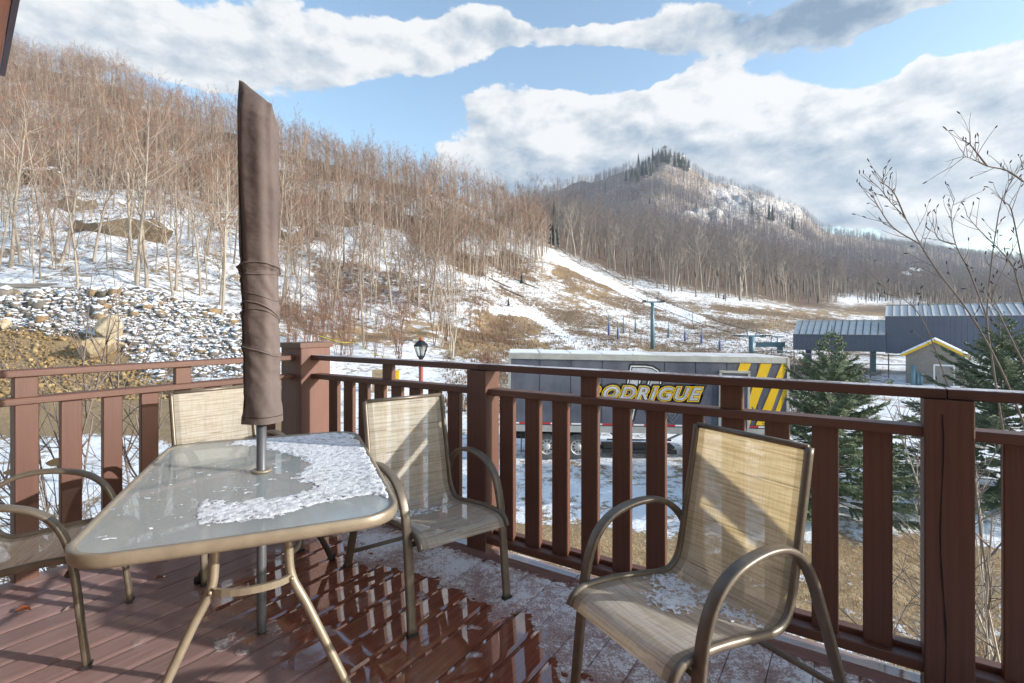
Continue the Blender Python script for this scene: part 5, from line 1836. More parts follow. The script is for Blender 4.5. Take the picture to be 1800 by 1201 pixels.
# alder stems at the right, close to the deck
ald = []
AL = [  # polylines as (pixel x, pixel y, distance): each a stem
    [(1800, 745, 5.2), (1755, 640, 5.2), (1700, 545, 5.3), (1650, 480, 5.35), (1618, 430, 5.4), (1592, 385, 5.4), (1565, 355, 5.4), (1545, 330, 5.4), (1530, 318, 5.4)],
    [(1592, 385, 5.4), (1572, 340, 5.4), (1552, 320, 5.4), (1556, 305, 5.4)],
    [(1618, 430, 5.4), (1570, 400, 5.4), (1545, 365, 5.4), (1535, 345, 5.4)],
    [(1770, 800, 5.6), (1745, 640, 5.6), (1735, 560, 5.6), (1742, 470, 5.6), (1750, 410, 5.6), (1762, 350, 5.6), (1790, 300, 5.6), (1800, 285, 5.6)],
    [(1735, 560, 5.6), (1705, 480, 5.7), (1680, 430, 5.7), (1672, 380, 5.7), (1678, 350, 5.7)],
    [(1680, 430, 5.7), (1650, 420, 5.7), (1640, 395, 5.7)],
    [(1800, 320, 5.0), (1770, 300, 5.0), (1735, 292, 5.0), (1705, 278, 5.0), (1690, 276, 5.0)],
    [(1735, 292, 5.0), (1710, 260, 5.0), (1704, 252, 5.0)],
    [(1830, 640, 5.0), (1790, 500, 5.0), (1775, 460, 5.0), (1722, 405, 5.1), (1700, 380, 5.1)],
    [(1830, 560, 5.3), (1800, 470, 5.3), (1778, 370, 5.3), (1765, 350, 5.3), (1790, 290, 5.3)],
    [(1720, 900, 5.4), (1705, 800, 5.4), (1660, 660, 5.5), (1620, 560, 5.5), (1580, 520, 5.6), (1545, 500, 5.6)],
    [(1830, 700, 4.8), (1760, 560, 4.9), (1745, 520, 4.9), (1790, 420, 4.9)],
]
rt = thing('alder_shrub', 'bare alder with slender catkin tipped stems rising right of the deck', 'alder', (4.9, 5.4, GZ))
av, at_, tv, tt, kv, kt = [], [], [], [], [], []
ra = random.Random(3)
for li, ln_ in enumerate(AL):
    pts = spline([P(*q) for q in ln_], 5)
    if li in (0, 3, 8, 9, 10, 11):
        pts = spline([Vector((4.9 + ra.uniform(-.25, .25), 5.4 + ra.uniform(-.2, .2), GZ - .1)), pts[0] + Vector((.1, 0, -1.4))] + [pts[0]], 4)[:-1] + pts
        r0 = .0125
    else:
        r0 = .009
    L_ = len(pts)
    st = MB().tube(pts, 1.0, 6, True, [max(r0 * (1 - .85 * i / L_), .0028) for i in range(L_)])
    o = len(av)
    av += [Vector(v) for v in st.v]
    for f in st.f:
        for q in range(1, len(f) - 1):
            at_.append((f[0] + o, f[q] + o, f[q + 1] + o))
    lo_ = L_ // 3 if r0 > .01 else 2
    for i in range(lo_, L_):
        if ra.random() < .75:
            d = (pts[min(i + 1, L_ - 1)] - pts[max(i - 1, 0)]).normalized()
            bd = (rdir(ra, d, R(ra.uniform(25, 60))) + Vector((0, 0, .2))).normalized()
            LL = ra.uniform(.08, .34)
            bp_, _ = limb(ra, pts[i], bd, LL, .0035, .0018, 3, 3, tv, tt, .3, .25)
            for q in range(ra.choice((0, 1, 1, 2))):
                e = bp_[-1 - (q % 2)]
                kd = (rdir(ra, (bp_[-1] - bp_[-2]).normalized(), R(ra.uniform(5, 60)))).normalized()
                cm = MB().tube([e, e + kd * .012, e + kd * .03, e + kd * .042], 1.0, 5, True, [.003, .006, .0055, .002])
                o = len(kv)
                kv += [Vector(v) for v in cm.v]
                for f in cm.f:
                    for w in range(1, len(f) - 1):
                        kt.append((f[0] + o, f[w] + o, f[w + 1] + o))
            if ra.random() < .5:
                spike(ra, bp_[1], rdir(ra, bd, .7), LL * .6, .0022, tv, tt)


def rel_mesh(name, V, T, mat, root):
    A, B = arr(V, T)
    return link(name, np_mesh(name, A - np.array(root.location, np.float32), B, mat, smooth=True), root)


rel_mesh('stem', av, at_, M_DARKTWIG, rt)
rel_mesh('twigs', tv, tt, M_DARKTWIG, rt)
rel_mesh('catkins', kv, kt, M_RUBBER, rt)['kind'] = 'stuff'
ALD = [shrub_meshes(680, M_BIRCH, M_DARKTWIG, H=3.8, stems=10, spread=.38, twigs=5, sub=8, r=.018, twr=.004)]
for i, (x, y, s, lab) in enumerate(((4.6, 4.7, 1.05, 'tangle of pale alder stems behind the rightmost balusters'), (6.3, 6.2, 1.15, 'paler alder clump behind the broad spruce side'))):
    r = thing('alder_clump', lab, 'alder', (x, y, GZ), i * 2.1, scale=s)
    link('stem', ALD[0][0], r)
    link('twigs', ALD[0][1], r)

# ------------------------------------------------------------------ deck
C3 = Vector((-1.566, 3.89, 0.0))          # corner of the two railings
D2 = Vector((0.831, -0.556, 0.0)).normalized()   # along the right railing
IN = Vector((D2.y, -D2.x, 0.0))           # inward from the right railing, along the left one
UP = Vector((0, 0, 1))


def DK(a, b, z=0.0):
    """a metres in from the right railing, b metres along it from the corner."""
    return C3 + IN * a + D2 * b + UP * z


M_DECK = deck_material()
RZ_IN = math.atan2(IN.y, IN.x)
RZ_D2 = math.atan2(D2.y, D2.x)
deck = thing('deck_floor', 'red brown board deck, wet and partly frosted, with melt water pools', 'deck', DK(0, 0), 0, kind='structure')


def board_mesh(L, W, H, seg=24):
    m = MB()
    prof = []
    nn_ = 8
    for i in range(nn_ + 1):
        y = -W / 2 + W * i / nn_
        e = min(1.0, min(i, nn_ - i) / 1.0)
        crown = -.0003 * (1 - (2 * i / nn_ - 1) ** 2)
        prof.append((y, crown - (0 if e else .003)))
    prof += [(W / 2, -H), (-W / 2, -H)]
    vs, fs = [], []
    n = len(prof)
    for s_ in range(seg + 1):
        x = L * s_ / seg
        dz = .0002 * math.sin(x * 3.1) + .00012 * math.sin(x * 7.3)
        for y, z in prof:
            vs.append((x, y, z + (dz if z > -H * .5 else 0)))
    for s_ in range(seg):
        for k in range(n):
            a, b = s_ * n + k, s_ * n + (k + 1) % n
            fs.append((a, a + n, b + n, b))
    fs += [tuple(range(n)), tuple(reversed(range(seg * n, seg * n + n)))]
    m.add(vs, fs)
    return m.mesh('plank', M_DECK)


PW = .140
bm1 = [board_mesh(5.2, PW - .0032, .032), board_mesh(5.2, PW - .004, .032), board_mesh(5.2, PW - .0028, .032)]
for i in range(46):
    o = link('plank', bm1[i % 3], deck)
    o.location = DK(.122, -.02 + PW * (i + .5), -random.uniform(0, .0012)) - deck.location
    o.rotation_euler = (random.uniform(-.0035, .0035), 0, RZ_IN)
bord = board_mesh(2.4, PW, .032, 12)
for i in range(3):
    o = link('border_plank', bord, deck)
    o.location = DK(.048, -.1 + 2.404 * i, 0) - deck.location
    o.rotation_euler = (0, 0, RZ_D2)
m = MB()
m.box(DK(-.055, 3.2, -.16) - deck.location, (6.6, .04, .24), (D2, IN, UP))
m.build('rim_joist', M_POST, deck)
m = MB()
m.box(DK(2.6, -.075, -.16) - deck.location, (5.3, .04, .24), (IN, -D2, UP))
m.build('rim_joist', M_POST, deck)
for a, b in ((-.02, 0), (-.02, 3.75), (2.6, -.05)):
    MB().box(DK(a + .06, b, (GZ - .04) / 2 - .1) - deck.location, (.18, .18, abs(GZ) - .1), (D2, IN, UP)).build('support_post', M_POST, deck)

# ------------------------------------------------------------------ railing
rail = thing('railing', 'red brown timber railing wrapping the deck corner with flat balusters', 'railing', DK(0, 0))


def bar(name, p, length, axis, w, h, mat, bev=.004):
    """a timber lying along axis; the mesh is built along local X so that the grain runs with it."""
    m = MB()
    b = bev
    pr = [(-w / 2 + b, -h / 2), (w / 2 - b, -h / 2), (w / 2, -h / 2 + b), (w / 2, h / 2 - b), (w / 2 - b, h / 2), (-w / 2 + b, h / 2), (-w / 2, h / 2 - b), (-w / 2, -h / 2 + b)]
    vs = [(x, y, z) for x in (-length / 2, length / 2) for y, z in pr]
    n = 8
    fs = [tuple(reversed(range(n))), tuple(range(n, 2 * n))] + [(i, (i + 1) % n, (i + 1) % n + n, i + n) for i in range(n)]
    m.add(vs, fs)
    o = link(name, m.mesh(name, mat), rail)
    ax = Vector(axis).normalized()
    if abs(ax.z) > .9:
        side = D2
        M_ = Matrix((ax, side, ax.cross(side))).transposed()
    else:
        side = UP.cross(ax).normalized()
        M_ = Matrix((ax, side, UP)).transposed()
    o.matrix_local = Matrix.Translation(Vector(p) - rail.location) @ M_.to_4x4()
    return o


def upright(name, a, b, z0, z1, w_d2, w_in, mat):
    return bar(name, DK(a, b, (z0 + z1) / 2), z1 - z0, UP, w_d2, w_in, mat)


RT0, RT1 = 1.010, 1.046
RM0, RM1 = .872, .908
RB0, RB1 = .052, .092
# corner post, with cap
cp = upright('corner_post', .0, .0, -.03, 1.10, .25, .25, M_POST)
cap = MB()
cap.box((0, 0, 1.119), (.275, .275, .036), (D2, IN, UP))
o = cap.build('post_cap', M_RAIL, rail)
for b in (1.683, 3.735):
    upright('rail_post', 0, b, -.03, RT0 - .001, .135, .135, M_RAIL)
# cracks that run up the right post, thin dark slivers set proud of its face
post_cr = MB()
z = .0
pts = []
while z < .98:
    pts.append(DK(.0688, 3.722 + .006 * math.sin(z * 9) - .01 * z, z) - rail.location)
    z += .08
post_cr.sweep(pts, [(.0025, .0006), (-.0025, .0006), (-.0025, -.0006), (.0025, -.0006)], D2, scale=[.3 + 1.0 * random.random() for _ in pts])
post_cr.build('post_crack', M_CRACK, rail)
# top rails with scarf joints over the posts
bar('top_rail', DK(.0, (.125 + 1.683) / 2, (RT0 + RT1) / 2), 1.683 - .125, D2, .092, RT1 - RT0, M_RAILF)
bar('top_rail', DK(.0, (1.687 + 3.73) / 2, (RT0 + RT1) / 2), 3.73 - 1.687, D2, .092, RT1 - RT0, M_RAILF)
bar('top_rail', DK(.0, (3.734 + 6.0) / 2, (RT0 + RT1) / 2), 6.0 - 3.734, D2, .092, RT1 - RT0, M_RAILF)
bar('mid_rail', DK(.0, (.125 + 1.6155) / 2, (RM0 + RM1) / 2), 1.6155 - .125, D2, .088, RM1 - RM0, M_RAIL)
bar('mid_rail', DK(.0, (1.7505 + 3.6675) / 2, (RM0 + RM1) / 2), 3.6675 - 1.7505, D2, .088, RM1 - RM0, M_RAIL)
bar('mid_rail', DK(.0, (3.8025 + 6.0) / 2, (RM0 + RM1) / 2), 6.0 - 3.8025, D2, .088, RM1 - RM0, M_RAIL)
for b0, b1 in ((.125, 1.6155), (1.7505, 3.6675), (3.8025, 6.0)):
    bar('bottom_rail', DK(.022, (b0 + b1) / 2, (RB0 + RB1) / 2 - .012), b1 - b0, D2, .06, RB1 - RB0, M_RAIL)
    bar('bottom_rail', DK(-.034, (b0 + b1) / 2, (RB0 + RB1) / 2 + .006), b1 - b0, D2, .05, RB1 - RB0, M_RAIL)
SL = [.344, .508, .665, .825, .987, 1.152, 1.314, 1.472] + [1.856 + .168 * i for i in range(11)] + [3.925 + .1675 * i for i in range(9)]
for b in SL:
    upright('baluster', 0, b, RB1 - .012 + .001, RM0 - .001, .0905, .038, M_RAIL)
for b in (.905, 2.357, 3.026, 4.6):
    upright('rail_block', 0, b, RM1 + .001, RT0 - .001, .0905, .038, M_RAIL)
# left railing
bar('top_rail', DK((.125 + 3.0) / 2, 0, (RT0 + RT1) / 2), 3.0 - .125, IN, .092, RT1 - RT0, M_RAIL)
bar('mid_rail', DK((.125 + 3.0) / 2, 0, (RM0 + RM1) / 2), 3.0 - .125, IN, .088, RM1 - RM0, M_RAIL)
bar('bottom_rail', DK((.125 + 1.54) / 2, -.01, (RB0 + RB1) / 2), 1.54 - .125, IN, .09, RB1 - RB0, M_RAIL)
bar('bottom_rail', DK((1.632 + 3.0) / 2, -.01, (RB0 + RB1) / 2), 3.0 - 1.632, IN, .09, RB1 - RB0, M_RAIL)
for i, a in enumerate((.30, .50, .678, .861, 1.042, 1.223, 1.405, 1.586, 1.767, 1.95, 2.13, 2.31, 2.5)):
    if abs(a - 1.586) < .01:
        upright('rail_post', a, .0, -.03, RM0 - .001, .08, .092, M_RAIL)
        upright('rail_block', a, 0, RM1 + .001, RT0 - .001, .06, .092, M_RAIL)
    else:
        upright('baluster', a, 0, RB1 + .001, RM0 - .001, .038, .0905, M_RAIL)
for a in (.861, 2.31):
    upright('rail_block', a, 0, RM1 + .001, RT0 - .001, .038, .0905, M_RAIL)

# eave of the house at upper left, extended unseen to block sky light
EA, EB = Vector((.735, -.678, 0)).normalized(), Vector((-.678, -.735, 0)).normalized()
RZ_E = math.atan2(EA.y, EA.x)
eave = thing('roof_eave', 'orange stained roof eave with dark purple drip edge at upper left, extended unseen to block sky', 'eave', (-2.83, 2.86, 2.67))


def eave_part(name, mat, size, off):
    o = MB().box((0, 0, 0), size).build(name, mat, eave)
    o.location = EA * off[0] + EB * off[1] + UP * off[2]
    o.rotation_euler = (0, 0, RZ_E)


for i in range(20):
    eave_part('soffit_board', M_SOFFIT, (8.2, .118, .02), (4.1, .085 + .12 * i, 0))
eave_part('fascia', M_TRIM, (8.2, .022, .2), (4.1, .012, .085))
eave_part('drip_edge', M_TRIM, (8.2, .04, .02), (4.1, .012, .19))
eave_part('rafter_end', M_RAIL, (.09, 1.6, .15), (-.03, .83, -.085))
eave_part('roof_panel', M_TRIM, (8.2, 2.6, .03), (4.1, 1.3, .22))

# unseen house wall added behind the camera to block sky light, with lap siding
house = thing('unseen_house_wall', 'unseen brown stained lap sided house wall added behind the deck to block sky light', 'house', DK(3.55, 2.6, GZ), RZ_D2)
MB().box((0, -.12, 3.4), (8.4, .2, 6.8)).build('wall', M_CREAM, house)
sdm = MB().box((0, 0, 0), (8.4, .03, .262)).mesh('siding_board', M_CREAM)
for i in range(25):
    o = link('siding_board', sdm, house)
    o.location = (0, .0, .14 + i * .27)
    o.rotation_euler = (R(-4), 0, 0)

# ------------------------------------------------------------------ table
E1, E2 = Vector((.92, .39, 0)).normalized(), Vector((-.39, .92, 0)).normalized()
TC = Vector((-1.035, 2.115, 0))
TZT = .668
HA, HB = .437, .686
RZ_T = math.atan2(E1.y, E1.x)
table = thing('patio_table', 'textured glass patio table with tan metal rim, snow crusted on its far side', 'table', TC, RZ_T)


def rrect(a, b, r, n=10, bow=.012):
    pts = []
    for cx, cy, s in ((a - r, b - r, 0), (-a + r, b - r, 90), (-a + r, -b + r, 180), (a - r, -b + r, 270)):
        for k in range(n + 1):
            t = R(s + 90 * k / n)
            pts.append((cx + r * math.cos(t), cy + r * math.sin(t)))
    out = []
    for i, (x, y) in enumerate(pts):
        x2, y2 = pts[(i + 1) % len(pts)]
        out.append((x, y))
        if math.hypot(x2 - x, y2 - y) > .3:
            for k in range(1, 8):
                out.append((x + (x2 - x) * k / 8, y + (y2 - y) * k / 8))
    return [(x * (1 + bow * (1 - (y / b) ** 2)), y * (1 + bow * (1 - (x / a) ** 2))) for x, y in out]


orl = rrect(HA, HB, .12)
rimp = [Vector((x, y, TZT - .018)) for x, y in orl]
MB().sweep(rimp, [(.018, .008), (.014, .0125), (-.010, .0125), (-.020, .010), (-.022, 0), (-.020, -.010), (.008, -.0105), (.016, -.006)], (0, 0, 1), closed=True).build('rim', M_BRONZET, table, True)
irl = rrect(HA - .008, HB - .008, .115)
gm = MB()
hole = [(.024 * math.cos(-2 * math.pi * k / 24), .024 * math.sin(-2 * math.pi * k / 24)) for k in range(24)]
gm.prism(irl, (0, 0, TZT - .012), Vector((1, 0, 0)), Vector((0, 1, 0)), UP, .006)
gm.build('glass_top', M_GLASS, table)
MB().lathe((0, 0, TZT - .02), [(.026, 0), (.026, .016), (.040, .018), (.041, .022), (.033, .026), (.026, .024)], 28).build('pole_grommet', M_BRONZET, table, True)
for sx in (-1, 1):
    for sy in (-1, 1):
        pth = spline([(sx * .105, sy * .475, TZT - .03), (sx * .108, sy * .480, .52), (sx * .118, sy * .49, .43), (sx * .165, sy * .51, .335), (sx * .24, sy * .54, .17), (sx * .285, sy * .558, .07), (sx * .312, sy * .57, .0)], 5)
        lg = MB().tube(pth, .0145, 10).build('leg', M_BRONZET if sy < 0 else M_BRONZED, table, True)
        MB().lathe((sx * .312, sy * .57, 0), [(.017, 0), (.018, .02), (.016, .03)], 10).build('foot_cap', M_RUBBER, lg, True)
        MB().lathe((sx * .118, sy * .49 - .016 * sy * -1, .43), [(.008, -.004), (.008, .005), (0, .007)], 8, axis=(0, sy, 0)).build('bolt', M_BRONZET, lg, True)
for sy in (-1, 1):
    arc = [Vector((.115 * math.cos(t), sy * (.485 + .055 * math.sin(t)), .432)) for t in [math.pi * k / 12 for k in range(13)]]
    MB().sweep(arc, [(.011, .006), (-.011, .006), (-.011, -.006), (.011, -.006)], (0, 0, 1)).build('stretcher', M_BRONZET, table)
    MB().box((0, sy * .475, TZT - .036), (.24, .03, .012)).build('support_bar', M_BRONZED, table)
for sx in (-1, 1):
    pth = spline([(sx * .112, -.482, .50), (sx * .14, -.3, .46), (sx * .15, 0, .45), (sx * .14, .3, .46), (sx * .112, .482, .50)], 5)
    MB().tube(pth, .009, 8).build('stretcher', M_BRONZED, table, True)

# snow crust on the glass: its outline read off the photograph, thick and crumbly
outl = [(430, 768), (465, 763), (583, 758), (612, 761), (632, 775), (655, 805), (680, 850), (688, 868), (684, 874), (650, 866), (600, 874), (560, 884), (480, 906), (400, 916), (347, 917), (346, 893), (372, 874), (410, 884), (430, 877), (500, 872),
        (535, 862), (555, 852), (527, 845), (515, 838), (535, 826), (545, 814), (532, 802), (505, 796), (480, 791), (455, 784), (425, 779), (402, 781)]
poly = []
for px, py in outl:
    Yt = (CAMZ - TZT) * F / (py - HOR)
    q = Vector(((px - 900) / F * Yt, Yt, 0)) - TC
    poly.append((q.dot(E1), q.dot(E2)))
poly = np.array(poly)


def poly_sd(X, Y, poly):
    """signed distance to a polygon, positive inside."""
    d = np.full(X.shape, 1e9)
    ins = np.zeros(X.shape, bool)
    n = len(poly)
    for i in range(n):
        ax, ay = poly[i]
        bx, by = poly[(i + 1) % n]
        ex_, ey_ = bx - ax, by - ay
        t = np.clip(((X - ax) * ex_ + (Y - ay) * ey_) / (ex_ ** 2 + ey_ ** 2 + 1e-12), 0, 1)
        d = np.minimum(d, np.hypot(X - ax - t * ex_, Y - ay - t * ey_))
        c = ((ay > Y) != (by > Y)) & (X < (bx - ax) * (Y - ay) / (by - ay + 1e-12) + ax)
        ins ^= c
    return np.where(ins, d, -d)


def crust(name, X, Y, Z, sd, thick, parent=None, **kw):
    """a sheet of crumbly snow wherever sd > 0 on a grid of points lying on a surface."""
    n, m_ = X.shape
    top = np.where(sd > 0, np.clip(sd / .02, .12, 1), 0) * thick
    V = np.stack([X, Y, Z + top], -1).reshape(-1, 3)
    idx = np.arange(n * m_).reshape(n, m_)
    on = sd > -.004
    f = on[:-1, :-1] & on[1:, :-1] & on[1:, 1:] & on[:-1, 1:]
    Q = np.stack([idx[:-1, :-1], idx[1:, :-1], idx[1:, 1:], idx[:-1, 1:]], -1)[f]
    used = np.unique(Q)
    mp = np.full(n * m_, -1)
    mp[used] = np.arange(len(used))
    return link(name, np_mesh(name, V[used], mp[Q], M_THIN, smooth=True), parent, **kw)


gx, gy = np.meshgrid(np.arange(-HA, HA + .02, .0045), np.arange(-HB, HB + .02, .0045), indexing='ij')
sd = poly_sd(gx, gy, poly)
nz = fbm(gx * 45, gy * 22, 4, 81)
sd = sd + (nz - .43) * .06
fine = fbm(gx * 160, gy * 110, 3, 83)
sd = sd - np.clip((fine - .70) * .3, 0, .03)
fl = fbm(gx * 26 + 5, gy * 70, 3, 85)
fleck = (fl - .72) * .12 * ((gy < .2) & (gx < .1) & (gy > -.6))
sd = np.maximum(sd, np.where(fleck > 0, fleck, -1))
inside = np.array([1.0])
rim_sd = poly_sd(gx, gy, np.array(rrect(HA - .012, HB - .012, .11)))
sd = np.minimum(sd, rim_sd + .02 * (gx > .2))
thick = .0022 + .004 * np.clip(fbm(gx * 60, gy * 60, 3, 87) - .25, 0, 1) + .008 * ramp(gx, .36, .42) * fbm(gx * 40, gy * 40, 2, 89)
o = crust('table_snow', gx, gy, np.full(gx.shape, TZT - .0055), sd, thick, kind='stuff', label='wet crusted snow on the far side of the glass table')
o.location = TC
o.rotation_euler = (0, 0, RZ_T)

# ------------------------------------------------------------------ closed umbrella through the table
um = thing('umbrella', 'closed patio umbrella in a taupe zipped cover standing through the glass table', 'umbrella', TC)
MB().lathe((0, 0, 0), [(.0185, 0), (.019, .01), (.019, 1.2)], 20).build('pole', M_POLE, um, True)
ZB, ZTOP = .868, 2.228
nu, nv = 56, 150
vs, fs = [], []
for j in range(nv + 1):
    t = j / nv
    z = ZB + (ZTOP - ZB) * t
    w = np.interp(t, [0, .03, .10, .3, .42, .55, .8, .93, 1.0], [.071, .069, .063, .066, .068, .070, .074, .072, .064])
    dpt = np.interp(t, [0, .05, .12, .45, .8, .93, 1.0], [.06, .058, .055, .06, .062, .045, .006])
    cx = np.interp(t, [0, .15, .5, .85, 1], [.004, .0, -.006, -.014, -.020])
    for i in range(nu):
        a = 2 * math.pi * i / nu
        ca, sa = math.cos(a), math.sin(a)
        x = w * math.copysign(abs(ca) ** .85, ca)
        y = dpt * math.copysign(abs(sa) ** .85, sa)
        # soft pleats, and folds that wrap round where the straps lie under the cloth
        k = 1 + .025 * math.sin(a * 3 + 4 * t) + .018 * math.sin(a * 5 - 9 * t + 1) + .06 * (vnoise(a * 1.8, t * 9, 5) - .5) + .045 * abs(math.sin(a * 2.0 + .6 + 1.1 * t)) + .03 * math.sin(a * 7 + 5 * t) * (.4 + t)
        for tz, am, tw in ((.463, .05, .035), (.335, .034, .045), (.215, .04, .03), (.44, -.04, .05), (.28, .02, .05), (.16, .02, .04), (.10, .022, .03)):
            dz = t - tz - tw * math.sin(a + tz * 20) * .35
            k += 1.7 * am * math.exp(-(dz / .0075) ** 2)
        if t < .5:
            k += .13 * (vnoise(a * 1.3 + t * 7, t * 34 + a * 1.8, 7) - .5)
        zz = z
        if t > .86:
            zz = z - (x / w * .052) * ramp(t, .86, 1.0)
        vs.append((cx + x * k, y * k, zz))
for j in range(nv):
    for i in range(nu):
        fs.append((j * nu + i, j * nu + (i + 1) % nu, (j + 1) * nu + (i + 1) % nu, (j + 1) * nu + i))
fs.append(tuple(nv * nu + i for i in range(nu)))
cm = MB()
cm.add(vs, fs)
cov_ = cm.build('cover', M_COVER, um, True)
def cover_pt(i, t):
    j = min(max(int(t * nv), 0), nv)
    return Vector(vs[j * nu + i % nu])


for t0, tw_, rr_ in ((.463, .030, .0045), (.452, -.012, .003), (.335, -.05, .004), (.318, -.042, .003), (.215, .028, .0035), (.435, .05, .0028), (.385, -.03, .0022)):
    ring = []
    for i in range(nu):
        q = cover_pt(i, t0 + tw_ * math.sin(2 * math.pi * i / nu + t0 * 20) * .6)
        ring.append(Vector((q.x * 1.01 + .0, q.y * 1.02, ZB + (ZTOP - ZB) * (t0 + tw_ * math.sin(2 * math.pi * i / nu + t0 * 20) * .6))))
    MB().tube(ring, rr_, 6, closed=True).build('tie_fold', M_COVER, cov_, True)
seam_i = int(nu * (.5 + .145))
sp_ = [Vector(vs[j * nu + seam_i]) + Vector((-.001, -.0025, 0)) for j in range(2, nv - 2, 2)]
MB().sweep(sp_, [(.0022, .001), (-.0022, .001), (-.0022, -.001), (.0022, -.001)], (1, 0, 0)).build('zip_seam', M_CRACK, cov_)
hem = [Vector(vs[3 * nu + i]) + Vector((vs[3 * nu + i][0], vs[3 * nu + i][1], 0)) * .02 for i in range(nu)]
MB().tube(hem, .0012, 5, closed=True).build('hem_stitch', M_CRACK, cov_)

# ------------------------------------------------------------------ sling chairs
SP = spline([(.425, 0, .352), (.405, 0, .382), (.36, 0, .398), (.25, 0, .395), (.12, 0, .378), (.01, 0, .362), (-.045, 0, .372), (-.082, 0, .415), (-.105, 0, .50), (-.13, 0, .62), (-.158, 0, .75), (-.185, 0, .885)], 6)
SW = .213


def sling_mesh():
    m = MB()
    nx = 20
    n = len(SP)
    vs, uvs = [], []
    L = 0
    for i, p in enumerate(SP):
        if i:
            L += (SP[i] - SP[i - 1]).length
        t = (SP[min(i + 1, n - 1)] - SP[max(i - 1, 0)]).normalized()
        nrm = Vector((-t.z, 0, t.x))
        if nrm.z < 0 and i < n * .5:
            nrm = -nrm
        nrm = Vector((t.z, 0, -t.x)) if Vector((t.z, 0, -t.x)).dot(Vector((.5, 0, 1))) > 0 else Vector((-t.z, 0, t.x))
        sag = .016 * math.sin(math.pi * min(i / (n - 1), 1)) 
        for j in range(nx + 1):
            y = -SW + 2 * SW * j / nx
            q = p - nrm * (sag * (1 - (y / SW) ** 2))
            vs.append((q.x, y, q.z))
            uvs.append((SW + y, L))
    fs = []
    for i in range(n - 1):
        for j in range(nx):
            a = i * (nx + 1) + j
            fs.append((a, a + 1, a + nx + 2, a + nx + 1))
    m.add(vs, fs)
    me = m.mesh('sling', M_SLING, True)
    ul = me.uv_layers.new(name='UVMap')
    for lp_ in me.loops:
        ul.data[lp_.index].uv = uvs[lp_.vertex_index]
    return me


def flat_prof(w, h, r=.35):
    pts = []
    for cx, cy, s in ((1, 1, 0), (-1, 1, 90), (-1, -1, 180), (1, -1, 270)):
        for k in range(4):
            t = R(s + 30 * k)
            rr_ = min(w, h) * r
            pts.append((cx * (w / 2 - rr_) + rr_ * math.cos(t), cy * (h / 2 - rr_) + rr_ * math.sin(t)))
    return pts


def make_chair(label, loc, rz):
    c = thing('sling_chair', label, 'chair', loc, rz, 'patio sling chairs around the deck')
    link('sling', sling_mesh(), c)
    for s in (-1, 1):
        pth = [Vector((p.x, s * (SW + .004), p.z)) for p in SP]
        MB().sweep(pth, [(.012 * math.cos(2 * math.pi * k / 10), .014 * math.sin(2 * math.pi * k / 10)) for k in range(10)], (0, 1, 0)).build('side_rail', M_BRONZE, c, True)
        U = spline([(.392, s * .240, 0), (.372, s * .240, .18), (.352, s * .240, .36), (.33, s * .240, .47), (.292, s * .242, .548), (.23, s * .244, .598), (.145, s * .245, .622), (.05, s * .245, .626), (-.035, s * .244, .606), (-.105, s * .242, .556), (-.16, s * .240, .48), (-.21, s * .240, .37), (-.275, s * .240, .22), (-.365, s * .240, 0)], 6)
        lf = MB().sweep(U, flat_prof(.040, .020, .42), (0, 1, 0)).build('leg_frame', M_BRONZE, c, True)
        for x in (.392, -.365):
            MB().box((x, s * .240, .006), (.024, .044, .012)).build('foot_cap', M_RUBBER, lf)
        for x, z in ((.352, .386), (-.118, .545)):
            MB().lathe((x, s * .215, z), [(.009, -.004), (.009, .022), (0, .024)], 8, axis=(0, s, 0)).build('bolt', M_BRONZED, lf, True)
    MB().tube([(-.335, -.240, .085), (-.335, .240, .085)], .011, 8).build('stretcher', M_BRONZE, c, True)
    MB().tube([(.33, -.228, .345), (.30, 0, .332), (.33, .228, .345)], .012, 8).build('stretcher', M_BRONZED, c, True)
    MB().tube([(-.185, -.213, .885), (-.185, .213, .885)], .010, 8).build('top_bar', M_BRONZE, c, True)
    return c


def copy_tree(o, parent=None):
    n = o.copy()
    COL.objects.link(n)
    if parent is not None:
        n.parent = parent
    for ch in list(o.children):
        copy_tree(ch, n)
    return n


CH = [((-.452, 2.545, 0), R(-53), 'tan sling chair between the table and the middle railing post, striped by railing shadows'),
      ((.665, 1.70, 0), math.atan2(-.50, -.865), 'nearest tan sling chair at right, facing left, with snow on its seat'),
      ((-1.64, 2.93, 0), math.atan2(-.64, .77), 'tan sling chair behind the table with only its back showing above the glass'),
      ((-2.03, 1.985, 0), math.atan2(.36, .93), 'tan sling chair left of the table, cut by the picture edge')]
ch0 = make_chair(CH[0][2], CH[0][0], CH[0][1])
chairs = [ch0]
for loc, rz, lab in CH[1:]:
    c = copy_tree(ch0)
    c.location = loc
    c.rotation_euler = (0, 0, rz)
    c['label'] = lab
    chairs.append(c)


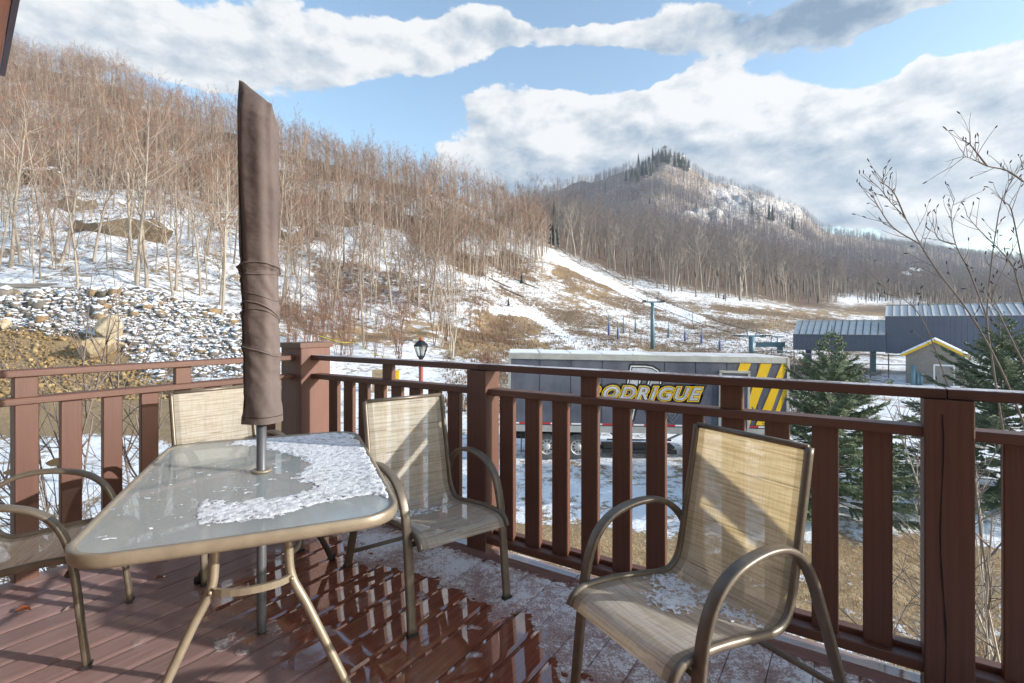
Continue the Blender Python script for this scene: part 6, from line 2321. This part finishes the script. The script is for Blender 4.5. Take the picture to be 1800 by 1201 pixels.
def seat_snow(loc, rz, label, blobs, seed):
    """a patch of granular snow lying in the seat of a chair, in chair coordinates."""
    xs, ys = np.meshgrid(np.arange(-.075, .40, .004), np.arange(-.20, .20, .004), indexing='ij')
    prof = [p for p in SP if p.z < .46]
    px_ = np.array([p.x for p in prof])[::-1]
    pz_ = np.array([p.z for p in prof])[::-1]
    o_ = np.argsort(px_)
    z = np.interp(xs, px_[o_], pz_[o_]) - .014 * (1 - (ys / SW) ** 2)
    sd = np.full(xs.shape, -1.0)
    for bx, by, rx, ry in blobs:
        sd = np.maximum(sd, (1 - np.hypot((xs - bx) / rx, (ys - by) / ry)) * min(rx, ry))
    sd = sd + (fbm(xs * 40, ys * 40, 4, seed) - .52) * .07 - np.clip((fbm(xs * 120, ys * 120, 3, seed + 5) - .58) * .4, 0, .05)
    o = crust('seat_snow', xs, ys, z + .002, sd, .002 + .007 * fbm(xs * 70, ys * 70, 3, seed + 1), kind='stuff', label=label)
    o.location = loc
    o.rotation_euler = (0, 0, rz)
    return o


seat_snow(CH[0][0], CH[0][1], 'small snow patch at the back of the seat between table and post', [(.03, -.10, .07, .11), (.045, .02, .05, .11)], 91)
seat_snow(CH[1][0], CH[1][1], 'granular snow patch in the seat of the nearest chair', [(.05, -.12, .08, .10), (.13, -.05, .10, .08), (.02, .0, .05, .12), (.0, .12, .035, .08)], 95)

# fallen leaf and twigs on the boards
def leaf(name, p, L, rz, mat, label, tilt=.1):
    m = MB()
    n = 8
    vs = []
    for i in range(n + 1):
        t = i / n
        w = L * .28 * math.sin(math.pi * t) ** .8
        z = .012 * math.sin(math.pi * t)
        vs += [(L * t, -w, z + .006), (L * t, 0, z), (L * t, w, z + .008)]
    fs = []
    for i in range(n):
        a = i * 3
        fs += [(a, a + 3, a + 4, a + 1), (a + 1, a + 4, a + 5, a + 2)]
    m.add(vs, fs)
    o = m.build(name, mat, None, True, label=label, cat='leaf')
    o.location = p
    o.rotation_euler = (tilt, .05, rz)
    return o


def deckpt(px, py):
    Y = CAMZ * F / (py - HOR)
    return Vector(((px - 900) / F * Y, Y, .003))


leaf('dead_leaf', deckpt(27, 1078), .055, .35, M_LEAF, 'small rust red leaf on the boards at far left')
leaf('dead_leaf', P(80, 815, 4.3), .16, .2, M_TANLEAF, 'tan curled leaf caught in the bush behind the left balusters', .6)
leaf('dead_leaf', P(5, 832, 4.2), .18, .3, M_TANLEAF, 'tan leaf caught in the bush at the left edge', .5)
MB().tube([deckpt(113, 1075), deckpt(121, 1069) + Vector((0, 0, .004))], .003, 5).build('twig', M_DARKTWIG, label='tiny dark twig lying on the boards by the left chair leg', cat='twig')
for i, (px, py) in enumerate(((205, 1110), (300, 1060))):
    pass

# ------------------------------------------------------------------ thin valley haze
hm, hnt, hout = newmat('valley_haze')
hv = nd(hnt, 'ShaderNodeVolumePrincipled', {'Color': (0.80, 0.88, 1.0), 'Density': 0.00020, 'Anisotropy': 0.2})
hnt.links.new(hv.outputs[0], hout.inputs['Volume'])
MB().box((0, 580, 150), (9000, 1500, 330)).build('haze', hm, kind='stuff', label='thin bluish winter haze over the valley')
